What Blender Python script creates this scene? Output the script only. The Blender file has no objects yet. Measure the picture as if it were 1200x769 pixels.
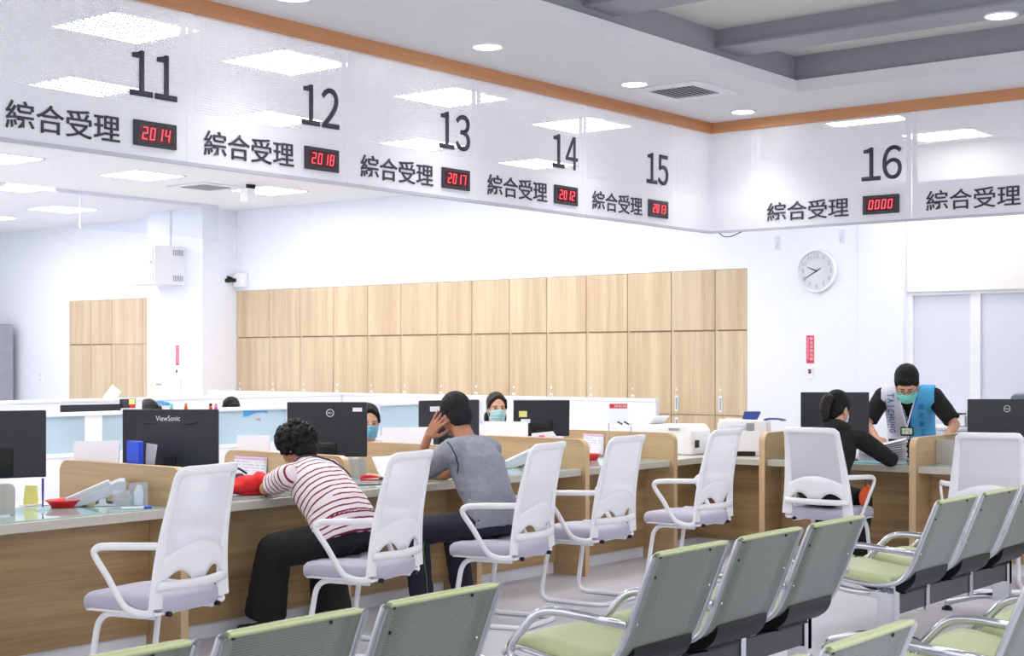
import bpy, bmesh, math, random
from mathutils import Vector, Matrix, noise as mnoise
V = Vector
SC = bpy.context.scene
COL = SC.collection
random.seed(7)

# ------------------------------------------------------------------ camera, world, exposure
# X runs along the service counter, Y runs from the lobby into the office
cam_d = bpy.data.cameras.new('camera'); cam = bpy.data.objects.new('camera', cam_d); COL.objects.link(cam)
cam.location = (0, 0, 1.5)
cam.rotation_euler = (math.radians(90), 0, math.radians(38.5 - 90))
cam_d.sensor_width = 36.0
cam_d.lens = 1741.0 * 36 / 1200
cam_d.shift_y = 39.5 / 1200
cam_d.clip_start = 0.05
cam_d.dof.use_dof = True
cam_d.dof.focus_distance = 8.5
cam_d.dof.aperture_fstop = 7.0
SC.camera = cam

WORLD_STRENGTH = 1.0
OFFICE_PANEL = 12.0
LOBBY_FILL = 8.0
DOWNLIGHT = 14.0
w = bpy.data.worlds.new('world'); SC.world = w; w.use_nodes = True
w.node_tree.nodes['Background'].inputs[0].default_value = (0.93, 0.95, 1.0, 1)
w.node_tree.nodes['Background'].inputs[1].default_value = WORLD_STRENGTH
SC.view_settings.view_transform = 'Standard'
SC.view_settings.look = 'None'
SC.view_settings.exposure = 0.74
SC.view_settings.gamma = 1.0
SC.view_settings.use_curve_mapping = False
SC.cycles.use_denoising = True
SC.cycles.max_bounces = 8
SC.cycles.diffuse_bounces = 4
SC.cycles.transparent_max_bounces = 16
SC.cycles.sample_clamp_indirect = 8.0


# ------------------------------------------------------------------ materials
def lin(c):
    out = []
    for v in c[:3]:
        v = v / 255.0
        out.append(v / 12.92 if v <= 0.04045 else ((v + 0.055) / 1.055) ** 2.4)
    return (out[0], out[1], out[2], 1.0)


class NT:
    def __init__(self, name):
        self.m = bpy.data.materials.new(name); self.m.use_nodes = True
        self.t = self.m.node_tree; self.p = self.t.nodes['Principled BSDF']
        self.out = self.t.nodes['Material Output']
    def n(self, kind, **kw):
        nd = self.t.nodes.new(kind)
        for k, v in kw.items(): setattr(nd, k, v)
        return nd
    def l(self, a, b): self.t.links.new(a, b)
    def math(self, op, a, b=None, c=None):
        nd = self.n('ShaderNodeMath', operation=op)
        for i, v in enumerate((a, b, c)):
            if v is None: continue
            if isinstance(v, (int, float)): nd.inputs[i].default_value = v
            else: self.l(v, nd.inputs[i])
        return nd.outputs[0]
    def mix(self, fac, a, b):
        nd = self.n('ShaderNodeMix', data_type='RGBA')
        if isinstance(fac, (int, float)): nd.inputs[0].default_value = fac
        else: self.l(fac, nd.inputs[0])
        for i, v in ((6, a), (7, b)):
            if isinstance(v, tuple): nd.inputs[i].default_value = v
            else: self.l(v, nd.inputs[i])
        return nd.outputs[2]
    def ramp(self, fac, stops):
        nd = self.n('ShaderNodeValToRGB'); r = nd.color_ramp
        while len(r.elements) < len(stops): r.elements.new(0.5)
        for e, (p, c) in zip(r.elements, stops): e.position = p; e.color = c
        self.l(fac, nd.inputs[0]); return nd.outputs[0]
    def coords(self, scale=(1, 1, 1), loc=(0, 0, 0), which='Object'):
        tc = self.n('ShaderNodeTexCoord'); mp = self.n('ShaderNodeMapping')
        self.l(tc.outputs[which], mp.inputs[0]); mp.inputs['Scale'].default_value = scale; mp.inputs['Location'].default_value = loc
        return mp.outputs[0]
    def noise(self, vec, scale, detail=3, rough=0.5):
        nd = self.n('ShaderNodeTexNoise'); nd.inputs['Scale'].default_value = scale
        nd.inputs['Detail'].default_value = detail; nd.inputs['Roughness'].default_value = rough
        self.l(vec, nd.inputs['Vector']); return nd.outputs[0]
    def bump(self, h, strength=0.2, dist=0.01):
        nd = self.n('ShaderNodeBump'); nd.inputs['Strength'].default_value = strength; nd.inputs['Distance'].default_value = dist
        self.l(h, nd.inputs['Height']); self.l(nd.outputs[0], self.p.inputs['Normal'])


MATS = {}
def plain(name, rgb, rough=0.5, metal=0.0, var=0.04, nscale=12.0, bump=0.0, bscale=200.0, coat=0.0, spec=0.5):
    if name in MATS: return MATS[name]
    t = NT(name); c = lin(rgb)
    v = t.coords()
    nz = t.noise(v, nscale)
    lo = tuple(x * (1 - var) for x in c[:3]) + (1,); hi = tuple(min(1, x * (1 + var)) for x in c[:3]) + (1,)
    t.l(t.ramp(nz, [(0.3, lo), (0.7, hi)]), t.p.inputs['Base Color'])
    t.p.inputs['Roughness'].default_value = rough; t.p.inputs['Metallic'].default_value = metal
    t.p.inputs['Coat Weight'].default_value = coat
    t.p.inputs['Specular IOR Level'].default_value = spec
    if bump: t.bump(t.noise(v, bscale, 2), bump, 0.004)
    MATS[name] = t.m; return t.m


def wood(name, light, dark, grain='z', rough=0.4, fine=1.0, contrast=1.0):
    t = NT(name)
    sc = {'x': (0.35, 9, 9), 'y': (9, 0.35, 9), 'z': (9, 9, 0.35)}[grain]
    oi = t.n('ShaderNodeObjectInfo')
    tc = t.n('ShaderNodeTexCoord')
    add = t.n('ShaderNodeVectorMath', operation='ADD'); t.l(tc.outputs['Object'], add.inputs[0])
    cmb = t.n('ShaderNodeCombineXYZ'); r = t.math('MULTIPLY', oi.outputs['Random'], 7.0)
    for i in range(3): t.l(r, cmb.inputs[i])
    t.l(cmb.outputs[0], add.inputs[1])
    mp = t.n('ShaderNodeMapping'); mp.inputs['Scale'].default_value = sc; t.l(add.outputs[0], mp.inputs[0])
    n1 = t.noise(mp.outputs[0], 1.0 * fine, 4, 0.55)
    mp2 = t.n('ShaderNodeMapping'); mp2.inputs['Scale'].default_value = tuple(s * 9 for s in sc); t.l(add.outputs[0], mp2.inputs[0])
    n2 = t.noise(mp2.outputs[0], 1.0 * fine, 2, 0.5)
    f = t.math('ADD', t.math('MULTIPLY', n1, 0.72), t.math('MULTIPLY', n2, 0.28))
    w_ = 0.17 / contrast
    t.l(t.ramp(f, [(0.5 - w_, lin(dark)), (0.5 + w_, lin(light))]), t.p.inputs['Base Color'])
    t.p.inputs['Roughness'].default_value = rough
    t.bump(n2, 0.05, 0.002)
    MATS[name] = t.m; return t.m


def emis(name, rgb, strength):
    t = NT(name); e = t.n('ShaderNodeEmission'); e.inputs[0].default_value = lin(rgb); e.inputs[1].default_value = strength
    t.l(e.outputs[0], t.out.inputs[0]); MATS[name] = t.m; return t.m


M = {}
M['wall'] = plain('white_wall_paint', (234, 238, 248), 0.7, var=0.01, bump=0.03)
M['ceiling_lobby'] = plain('pale_grey_ceiling', (230, 229, 232), 0.8, var=0.012)
M['ceiling'] = plain('white_ceiling', (240, 240, 242), 0.8, var=0.012)
M['tray'] = plain('acoustic_ceiling', (214, 212, 208), 0.9, var=0.03, nscale=60, bump=0.2, bscale=90)
M['beam'] = plain('grey_ceiling_beam', (150, 150, 160), 0.45, var=0.02)
M['floor'] = None
M['cab'] = wood('light_oak', (214, 196, 166), (190, 165, 136), 'z', 0.45, 1.0, 1.2)
M['desk'] = wood('oak_counter', (186, 156, 114), (144, 113, 77), 'x', 0.38, 1.0, 1.15)
M['desk_y'] = wood('oak_counter_side', (186, 156, 114), (144, 113, 77), 'y', 0.38, 1.0, 1.15)
M['fin_y'] = wood('oak_divider', (200, 172, 132), (174, 144, 104), 'y', 0.38)
M['fin_x'] = wood('oak_divider_side', (222, 192, 150), (196, 162, 118), 'x', 0.38)
M['edge'] = wood('oak_edge_band', (212, 182, 144), (194, 162, 124), 'z', 0.38)
M['trim_wood'] = wood('orange_wood_trim', (208, 150, 106), (184, 122, 78), 'x', 0.4)
M['top'] = plain('grey_beige_worktop', (196, 190, 178), 0.3, var=0.05, nscale=40)
M['wing'] = wood('grey_ash_screen', (196, 192, 186), (176, 170, 164), 'z', 0.45)
M['white'] = plain('white_plastic', (236, 236, 240), 0.35, var=0.01)
M['white_metal'] = plain('white_coated_steel', (232, 232, 238), 0.3, var=0.01)
M['white_gloss'] = plain('white_panel', (238, 238, 244), 0.25, var=0.01)
M['lilac'] = plain('lilac_grey_upholstery', (182, 178, 196), 0.85, var=0.05, nscale=300, bump=0.25, bscale=500)
M['green'] = plain('pistachio_vinyl', (186, 194, 148), 0.42, var=0.03, nscale=60, bump=0.06, bscale=300)
M['chrome'] = plain('chrome', (205, 206, 212), 0.13, 1.0, var=0.02)
M['alu'] = plain('brushed_aluminium', (206, 208, 214), 0.28, 1.0, var=0.03)
M['black'] = plain('black_plastic', (13, 13, 16), 0.45, var=0.05, spec=0.35)
M['monitor'] = plain('black_monitor_shell', (34, 34, 42), 0.42, var=0.05)
M['dark'] = plain('dark_grey_plastic', (52, 52, 60), 0.45)
M['grey_beam'] = plain('charcoal_steel', (74, 74, 80), 0.5, 0.3)
M['grey'] = plain('grey_plastic', (150, 152, 160), 0.45)
M['grey_steel'] = plain('grey_steel_cabinet', (150, 150, 165), 0.5)
M['paper'] = plain('white_paper', (240, 238, 246), 0.8, var=0.01)
M['ink'] = plain('charcoal_lettering', (62, 62, 74), 0.5, var=0.02)
M['print_white'] = plain('white_print', (225, 225, 232), 0.5, var=0.01)
M['red'] = plain('red_plastic', (222, 32, 36), 0.35)
M['blue'] = plain('blue_plastic', (28, 76, 222), 0.4)
M['navy'] = plain('navy_blue_plastic', (46, 66, 140), 0.4)
M['yellow'] = plain('yellow_note', (232, 226, 130), 0.8)
M['purple'] = plain('purple_plastic', (70, 40, 150), 0.4)
M['pink'] = plain('pink_paper', (240, 110, 200), 0.7)
M['rail'] = plain('sign_rail', (196, 196, 208), 0.4)
M['sky_print'] = plain('blue_wave_print', (70, 160, 225), 0.5)
M['skin'] = plain('skin', (214, 164, 136), 0.55, var=0.04, nscale=30)
M['skin_tan'] = plain('tanned_skin', (178, 122, 94), 0.55, var=0.05, nscale=30)
M['hair'] = plain('black_hair', (13, 11, 12), 0.6, var=0.5, nscale=90, bump=0.6, bscale=160, spec=0.25)
M['hair_brown'] = plain('dark_brown_hair', (30, 21, 19), 0.55, var=0.35, nscale=90, bump=0.5, bscale=160, spec=0.3)
M['hair_grey'] = plain('greying_hair', (34, 33, 36), 0.7, var=0.6, nscale=120, bump=0.6, bscale=200, spec=0.2)
M['mask'] = plain('pale_green_mask', (172, 214, 216), 0.8, var=0.02)
M['mask_teal'] = plain('mint_mask', (128, 220, 208), 0.8, var=0.02)
M['mask_blue'] = plain('light_blue_mask', (120, 180, 210), 0.8, var=0.02)
M['mask_white'] = plain('white_mask', (226, 228, 232), 0.8, var=0.02)
M['black_cloth'] = plain('black_cloth', (20, 20, 24), 0.9, var=0.2, nscale=40, bump=0.3, bscale=60)
M['navy_cloth'] = plain('navy_tracksuit', (34, 34, 52), 0.85, var=0.15, nscale=40, bump=0.3, bscale=50)
M['grey_cloth'] = plain('heather_grey_jersey', (142, 144, 156), 0.9, var=0.16, nscale=130, bump=0.35, bscale=45)
M['white_cloth'] = plain('white_blouse', (228, 230, 236), 0.85, var=0.02, bump=0.2, bscale=40)
M['vest_white'] = plain('white_vest_cloth', (226, 226, 238), 0.8, var=0.02, bump=0.15, bscale=40)
M['vest_blue'] = plain('sky_blue_vest_cloth', (88, 184, 240), 0.8, var=0.03, bump=0.15, bscale=40)
M['royal'] = plain('royal_blue_piping', (40, 60, 200), 0.7)
M['text_blue'] = plain('blue_lettering', (40, 110, 190), 0.6)
M['shoe'] = plain('dark_shoe', (38, 32, 32), 0.6)
M['red_cloth'] = plain('red_cloth', (224, 34, 40), 0.8, bump=0.3, bscale=40)
M['dark_cloth'] = plain('charcoal_cloth', (60, 58, 64), 0.85, bump=0.3, bscale=40)
M['orange'] = plain('orange_cloth', (236, 96, 44), 0.8, bump=0.2, bscale=40)
M['red_sign'] = plain('red_sign', (226, 44, 84), 0.5)
M['clock_face'] = plain('clock_face', (206, 212, 220), 0.25, coat=0.6)
M['beige_blind'] = plain('cream_blind', (238, 234, 232), 0.8, var=0.01)
M['lav'] = plain('pale_lavender_panel', (220, 222, 238), 0.5, var=0.01)
M['panel'] = emis('led_panel', (255, 253, 248), OFFICE_PANEL)
M['panel_lobby'] = emis('lobby_led_panel', (250, 250, 255), LOBBY_FILL)
M['down'] = emis('downlight_disc', (255, 252, 246), DOWNLIGHT)
M['led'] = emis('red_led', (255, 60, 70), 3.0)


def floor_mat():
    t = NT('vinyl_floor')
    v = t.coords()
    br = t.n('ShaderNodeTexBrick'); t.l(v, br.inputs['Vector'])
    br.inputs['Scale'].default_value = 1.0
    br.inputs['Brick Width'].default_value = 0.9; br.inputs['Row Height'].default_value = 0.3
    br.inputs['Mortar Size'].default_value = 0.002; br.inputs['Mortar Smooth'].default_value = 0.2
    br.inputs['Color1'].default_value = lin((212, 212, 220)); br.inputs['Color2'].default_value = lin((202, 202, 210))
    br.inputs['Mortar'].default_value = lin((188, 185, 192))
    n2 = t.noise(t.coords((1.0, 6, 1)), 2.2, 4)
    t.l(t.mix(t.math('MULTIPLY', n2, 0.22), br.outputs['Color'], lin((184, 181, 186))), t.p.inputs['Base Color'])
    t.p.inputs['Roughness'].default_value = 0.33
    t.l(t.math('ADD', 0.26, t.math('MULTIPLY', n2, 0.14)), t.p.inputs['Roughness'])
    return t.m
M['floor'] = floor_mat()


def glass(name, tint, rough=0.0, alpha=0.75, base=None):
    """thin sheet: mostly see-through with a surface gloss"""
    t = NT(name)
    tr = t.n('ShaderNodeBsdfTransparent'); tr.inputs[0].default_value = lin(tint)
    t.p.inputs['Base Color'].default_value = lin(base or tint); t.p.inputs['Roughness'].default_value = rough
    v = t.coords(); nz = t.noise(v, 3.0)
    mx = t.n('ShaderNodeMixShader')
    t.l(t.math('ADD', alpha - 0.02, t.math('MULTIPLY', nz, 0.04)), mx.inputs[0])
    t.l(t.p.outputs[0], mx.inputs[1]); t.l(tr.outputs[0], mx.inputs[2]); t.l(mx.outputs[0], t.out.inputs[0])
    return t.m
M['acrylic'] = glass('clear_acrylic', (250, 252, 255), 0.05, 0.86, (235, 240, 245))
M['sleeve'] = glass('clear_sleeve', (240, 240, 246), 0.15, 0.45, (205, 205, 218))
M['frost'] = glass('frosted_glass', (214, 232, 240), 0.35, 0.35, (206, 226, 236))
M['clear_pane'] = glass('clear_pane', (236, 246, 252), 0.05, 0.72, (214, 232, 242))
M['curtain_glass'] = glass('smoke_curtain_glass', (252, 253, 255), 0.03, 0.97, (250, 252, 255))
M['mat_glass'] = plain('teal_glass_sheet', (164, 200, 198), 0.08, var=0.04, nscale=6, coat=0.3)


def mesh_mat():
    """woven white chair mesh: fine open weave"""
    t = NT('white_chair_mesh'); sep = t.n('ShaderNodeSeparateXYZ'); t.l(t.coords(), sep.inputs[0])
    def hole(o, per):
        f = t.math('FRACT', t.math('MULTIPLY', o, 1 / per)); return t.math('LESS_THAN', t.math('ABSOLUTE', t.math('SUBTRACT', f, 0.5)), 0.26)
    h = t.math('MULTIPLY', hole(sep.outputs[0], 0.0042), hole(sep.outputs[2], 0.0042))
    tr = t.n('ShaderNodeBsdfTransparent'); mx = t.n('ShaderNodeMixShader')
    t.p.inputs['Base Color'].default_value = lin((228, 228, 238)); t.p.inputs['Roughness'].default_value = 0.6
    tl = t.n('ShaderNodeBsdfTranslucent'); tl.inputs[0].default_value = lin((228, 228, 240))
    m0 = t.n('ShaderNodeMixShader'); m0.inputs[0].default_value = 0.35
    t.l(t.p.outputs[0], m0.inputs[1]); t.l(tl.outputs[0], m0.inputs[2])
    t.l(t.math('MULTIPLY', h, 0.45), mx.inputs[0]); t.l(m0.outputs[0], mx.inputs[1]); t.l(tr.outputs[0], mx.inputs[2])
    t.l(mx.outputs[0], t.out.inputs[0]); return t.m
M['mesh'] = mesh_mat()


def perf_steel():
    """grey perforated steel, staggered round holes onto a dark backing"""
    t = NT('perforated_grey_steel'); sep = t.n('ShaderNodeSeparateXYZ'); t.l(t.coords(), sep.inputs[0])
    per = 0.0075
    u = t.math('MULTIPLY', sep.outputs[0], 1 / per); v_ = t.math('MULTIPLY', sep.outputs[2], 1 / per)
    row = t.math('MULTIPLY', t.math('FLOORED_MODULO', t.math('FLOOR', v_), 2.0), 0.5)
    a = t.math('SUBTRACT', t.math('FRACT', t.math('ADD', u, row)), 0.5); b = t.math('SUBTRACT', t.math('FRACT', v_), 0.5)
    d = t.math('SQRT', t.math('ADD', t.math('MULTIPLY', a, a), t.math('MULTIPLY', b, b)))
    h = t.math('LESS_THAN', d, 0.3)
    edge = t.math('LESS_THAN', t.math('ABSOLUTE', sep.outputs[0]), 0.215)
    h = t.math('MULTIPLY', h, edge)
    t.l(t.mix(h, lin((148, 153, 147)), lin((90, 98, 88))), t.p.inputs['Base Color'])
    t.p.inputs['Roughness'].default_value = 0.38; t.p.inputs['Metallic'].default_value = 0.35
    return t.m
M['perf'] = perf_steel()


def sign_mat():
    """white sign sheet: solid lower strip and joints, round perforations elsewhere"""
    t = NT('perforated_white_sheet'); sep = t.n('ShaderNodeSeparateXYZ'); t.l(t.coords(), sep.inputs[0])
    x, z = sep.outputs[0], sep.outputs[2]
    per = 0.0135
    u = t.math('MULTIPLY', x, 1 / per); v_ = t.math('MULTIPLY', z, 1 / per)
    row = t.math('MULTIPLY', t.math('FLOORED_MODULO', t.math('FLOOR', v_), 2.0), 0.5)
    a = t.math('SUBTRACT', t.math('FRACT', t.math('ADD', u, row)), 0.5); b = t.math('SUBTRACT', t.math('FRACT', v_), 0.5)
    d = t.math('SQRT', t.math('ADD', t.math('MULTIPLY', a, a), t.math('MULTIPLY', b, b)))
    h = t.math('LESS_THAN', d, 0.27)
    at = t.n('ShaderNodeAttribute', attribute_type='OBJECT', attribute_name='panel_width')
    in0 = t.math('GREATER_THAN', x, 0.045); in1 = t.math('LESS_THAN', x, t.math('SUBTRACT', at.outputs['Fac'], 0.045))
    in2 = t.math('GREATER_THAN', z, 0.262)
    h = t.math('MULTIPLY', t.math('MULTIPLY', h, in0), t.math('MULTIPLY', in1, in2))
    tr = t.n('ShaderNodeBsdfTransparent'); mx = t.n('ShaderNodeMixShader')
    t.p.inputs['Base Color'].default_value = lin((238, 238, 246)); t.p.inputs['Roughness'].default_value = 0.3
    t.l(h, mx.inputs[0]); t.l(t.p.outputs[0], mx.inputs[1]); t.l(tr.outputs[0], mx.inputs[2]); t.l(mx.outputs[0], t.out.inputs[0])
    return t.m
M['sign'] = sign_mat()


def stripe_mat():
    t = NT('maroon_striped_jersey')
    at = t.n('ShaderNodeAttribute', attribute_type='GEOMETRY', attribute_name='stripe')
    wob = t.math('MULTIPLY', t.math('SUBTRACT', t.noise(t.coords(), 9.0), 0.5), 0.016)
    f = t.math('FRACT', t.math('MULTIPLY', t.math('ADD', at.outputs['Fac'], wob), 1 / 0.034))
    t.l(t.mix(t.math('LESS_THAN', f, 0.27), lin((232, 222, 226)), lin((128, 26, 58))), t.p.inputs['Base Color'])
    t.p.inputs['Roughness'].default_value = 0.9
    t.bump(t.noise(t.coords(), 30.0, 3), 0.3, 0.008)
    return t.m
M['stripe'] = stripe_mat()


def form_mat():
    """printed sheet: pale lines of small print under a coloured heading"""
    t = NT('printed_form'); sep = t.n('ShaderNodeSeparateXYZ'); t.l(t.coords(which='Generated'), sep.inputs[0])
    f = t.math('FRACT', t.math('MULTIPLY', sep.outputs[2], 9.0)); line = t.math('LESS_THAN', f, 0.35)
    mk = t.math('GREATER_THAN', t.noise(t.coords((60, 60, 20)), 1.0), 0.5)
    head = t.math('GREATER_THAN', sep.outputs[2], 0.88)
    base = t.mix(t.math('MULTIPLY', t.math('MULTIPLY', line, mk), 0.5), lin((236, 234, 244)), lin((110, 110, 170)))
    t.l(t.mix(head, base, lin((205, 170, 200))), t.p.inputs['Base Color']); t.p.inputs['Roughness'].default_value = 0.7
    return t.m
M['form'] = form_mat()


# ------------------------------------------------------------------ mesh helpers
# a side scene in which lettering and merged shapes are evaluated, so the main scene is not re-evaluated each time
TMP = bpy.data.scenes.new('workbench')
def evaluate(o):
    TMP.collection.objects.link(o)
    vl = TMP.view_layers[0]; vl.update(); dg = vl.depsgraph; dg.update()
    me = bpy.data.meshes.new_from_object(o.evaluated_get(dg))
    bpy.data.objects.remove(o)
    return me


def empty(name, loc=(0, 0, 0), rz=0.0):
    o = bpy.data.objects.new(name, None); COL.objects.link(o)
    o.empty_display_size = 0.1; o.location = loc; o.rotation_euler = (0, 0, rz); return o


def tag(o, label, cat, group=None):
    o['label'] = label; o['category'] = cat
    if group: o['group'] = group
    return o


def thing(name, label, cat, loc=(0, 0, 0), rz=0.0, group=None):
    return tag(empty(name, loc, rz), label, cat, group)


def obj(name, bm, mat, parent=None, smooth=None, bevel=0.0, seg=2, label=None):
    me = bpy.data.meshes.new(name)
    bmesh.ops.recalc_face_normals(bm, faces=bm.faces[:])
    bm.to_mesh(me); bm.free()
    me.materials.append(mat)
    o = bpy.data.objects.new(name, me); COL.objects.link(o)
    if parent is not None: o.parent = parent
    if smooth is not None:
        for p in me.polygons: p.use_smooth = True
        if smooth < 179:
            me.set_sharp_from_angle(angle=math.radians(smooth))
    if bevel:
        b = o.modifiers.new('bevel', 'BEVEL'); b.width = bevel; b.segments = seg; b.limit_method = 'ANGLE'; b.angle_limit = math.radians(40)
    if label: o['label'] = label
    return o


def rebase(o, base):
    """move the origin of a parentless mesh to base without moving the mesh"""
    b = V(base); o.data.transform(Matrix.Translation(-b)); o.location = b; return o


def dup(root, loc=None, rz=None, label=None):
    """a copy of a thing with copies of its parts and sub-parts"""
    r = root.copy(); COL.objects.link(r)
    if loc is not None: r.location = loc
    if rz is not None: r.rotation_euler = (0, 0, rz)
    if label: r['label'] = label
    for ch in list(root.children):
        c = ch.copy(); COL.objects.link(c); c.parent = r
        for g in list(ch.children):
            d = g.copy(); COL.objects.link(d); d.parent = c
    return r


def B(): return bmesh.new()


def box(bm, x0, x1, y0, y1, z0, z1, mtx=None):
    vs = [bm.verts.new((x, y, z)) for x in (x0, x1) for y in (y0, y1) for z in (z0, z1)]
    for f in ((0, 1, 3, 2), (4, 6, 7, 5), (0, 4, 5, 1), (2, 3, 7, 6), (0, 2, 6, 4), (1, 5, 7, 3)):
        bm.faces.new([vs[i] for i in f])
    if mtx is not None:
        for v in vs: v.co = mtx @ v.co
    return bm


def frame_from(t):
    t = t.normalized(); up = V((0, 0, 1)) if abs(t.z) < 0.95 else V((0, 1, 0))
    a = t.cross(up).normalized(); return a, a.cross(t).normalized()


def smooth_path(pts, n=6, closed=False):
    """catmull-rom through points"""
    P = [V(p) for p in pts]; out = []
    L = len(P); rng = range(L if closed else L - 1)
    for i in rng:
        p0 = P[(i - 1) % L] if (closed or i > 0) else P[0] * 2 - P[1]
        p1 = P[i]; p2 = P[(i + 1) % L]
        p3 = P[(i + 2) % L] if (closed or i + 2 < L) else P[-1] * 2 - P[-2]
        for k in range(n):
            u = k / n
            out.append(0.5 * ((2 * p1) + (p2 - p0) * u + (2 * p0 - 5 * p1 + 4 * p2 - p3) * u * u + (3 * p1 - p0 - 3 * p2 + p3) * u ** 3))
    if not closed: out.append(P[-1])
    return out


def round_path(pts, r=0.05, n=5):
    """polyline with rounded corners"""
    P = [V(p) for p in pts]; out = [P[0]]
    for i in range(1, len(P) - 1):
        a, b, c_ = P[i - 1], P[i], P[i + 1]
        d1 = (a - b); d2 = (c_ - b); rr = min(r, d1.length * 0.49, d2.length * 0.49)
        s = b + d1.normalized() * rr; e = b + d2.normalized() * rr
        for k in range(n + 1):
            u = k / n; out.append(s * (1 - u) ** 2 + b * 2 * u * (1 - u) + e * u * u)
    out.append(P[-1]); return out


def tube(bm, pts, r, n=10, closed=False, flat=None):
    """sweep a circle (or flat=(ra, rb, up)) along pts; r may be a list"""
    P = [V(p) for p in pts]; L = len(P); rings = []; a_prev = None
    for i, p in enumerate(P):
        if closed: t = P[(i + 1) % L] - P[i - 1]
        else: t = P[min(i + 1, L - 1)] - P[max(i - 1, 0)]
        t.normalize()
        if flat:
            up = V(flat[2]); a = t.cross(up)
            a = a.normalized() if a.length > 1e-4 else frame_from(t)[0]
            b = a.cross(t).normalized(); ra, rb = flat[0], flat[1]
        else:
            if a_prev is None: a, b = frame_from(t)
            else:
                a = (a_prev - t * a_prev.dot(t)); a = a.normalized() if a.length > 1e-5 else frame_from(t)[0]
                b = a.cross(t).normalized()
            ri = r[i] if isinstance(r, (list, tuple)) else r; ra = rb = ri
        a_prev = a
        rings.append([bm.verts.new(p + a * (ra * math.cos(2 * math.pi * k / n)) + b * (rb * math.sin(2 * math.pi * k / n))) for k in range(n)])
    for i in range(L if closed else L - 1):
        A, C_ = rings[i], rings[(i + 1) % L]
        for k in range(n): bm.faces.new((A[k], A[(k + 1) % n], C_[(k + 1) % n], C_[k]))
    if not closed:
        bm.faces.new(rings[0][::-1]); bm.faces.new(rings[-1])
    return bm


def lathe(bm, prof, c=(0, 0, 0), n=24):
    cx, cy, cz = c; rings = []
    for r, z in prof:
        rings.append([bm.verts.new((cx + r * math.cos(2 * math.pi * k / n), cy + r * math.sin(2 * math.pi * k / n), cz + z)) for k in range(n)])
    for A, C_ in zip(rings, rings[1:]):
        for k in range(n): bm.faces.new((A[k], A[(k + 1) % n], C_[(k + 1) % n], C_[k]))
    bm.faces.new(rings[0][::-1]); bm.faces.new(rings[-1]); return bm


def ell(bm, c, r, R=None, seg=16, ring=10):
    """ellipsoid; R = 3x3 rotation with columns as axes"""
    vs = []; c = V(c); R = R or Matrix.Identity(3)
    top = bm.verts.new(c + R @ V((0, 0, r[2]))); bot = bm.verts.new(c + R @ V((0, 0, -r[2])))
    for i in range(1, ring):
        th = math.pi * i / ring
        vs.append([bm.verts.new(c + R @ V((r[0] * math.sin(th) * math.cos(2 * math.pi * k / seg), r[1] * math.sin(th) * math.sin(2 * math.pi * k / seg), r[2] * math.cos(th)))) for k in range(seg)])
    for k in range(seg):
        bm.faces.new((top, vs[0][k], vs[0][(k + 1) % seg])); bm.faces.new((bot, vs[-1][(k + 1) % seg], vs[-1][k]))
    for A, C_ in zip(vs, vs[1:]):
        for k in range(seg): bm.faces.new((A[k], C_[k], C_[(k + 1) % seg], A[(k + 1) % seg]))
    return bm


def cap(bm, p0, r0, p1, r1, n=14, ends=True):
    """tapered limb segment with round ends"""
    p0, p1 = V(p0), V(p1); tube(bm, [p0, p1], [r0, r1], n)
    if ends: ell(bm, p0, (r0,) * 3, seg=n, ring=8); ell(bm, p1, (r1,) * 3, seg=n, ring=8)
    return bm


def prism(bm, outline, plane='yz', a0=0.0, a1=0.02):
    """extrude a 2-D outline; plane names the two axes of the outline"""
    def mk(u, v, w_):
        return {'yz': (w_, u, v), 'xz': (u, w_, v), 'xy': (u, v, w_)}[plane]
    A = [bm.verts.new(mk(u, v, a0)) for u, v in outline]; C_ = [bm.verts.new(mk(u, v, a1)) for u, v in outline]
    n = len(A)
    for k in range(n): bm.faces.new((A[k], A[(k + 1) % n], C_[(k + 1) % n], C_[k]))
    bm.faces.new(A[::-1]); bm.faces.new(C_); return bm


def rrect(u0, u1, v0, v1, r, n=5, corners=(1, 1, 1, 1)):
    """rounded rectangle outline; corners order: (u0v0, u1v0, u1v1, u0v1)"""
    out = []
    for i, (cu, cv, a) in enumerate(((u0 + r, v0 + r, 180), (u1 - r, v0 + r, 270), (u1 - r, v1 - r, 0), (u0 + r, v1 - r, 90))):
        if corners[i]:
            for k in range(n + 1):
                t_ = math.radians(a + 90 * k / n); out.append((cu + r * math.cos(t_), cv + r * math.sin(t_)))
        else: out.append(((u0, u1, u1, u0)[i], (v0, v0, v1, v1)[i]))
    return out


def grid(bm, fn, nu, nv):
    vs = [[bm.verts.new(fn(i / nu, j / nv)) for j in range(nv + 1)] for i in range(nu + 1)]
    for i in range(nu):
        for j in range(nv): bm.faces.new((vs[i][j], vs[i + 1][j], vs[i + 1][j + 1], vs[i][j + 1]))
    return bm


def solid(o, t, offset=0.0):
    m = o.modifiers.new('solid', 'SOLIDIFY'); m.thickness = t; m.offset = offset; return o


def subd(o, n=2):
    m = o.modifiers.new('sub', 'SUBSURF'); m.levels = n; m.render_levels = n; return o


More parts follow.
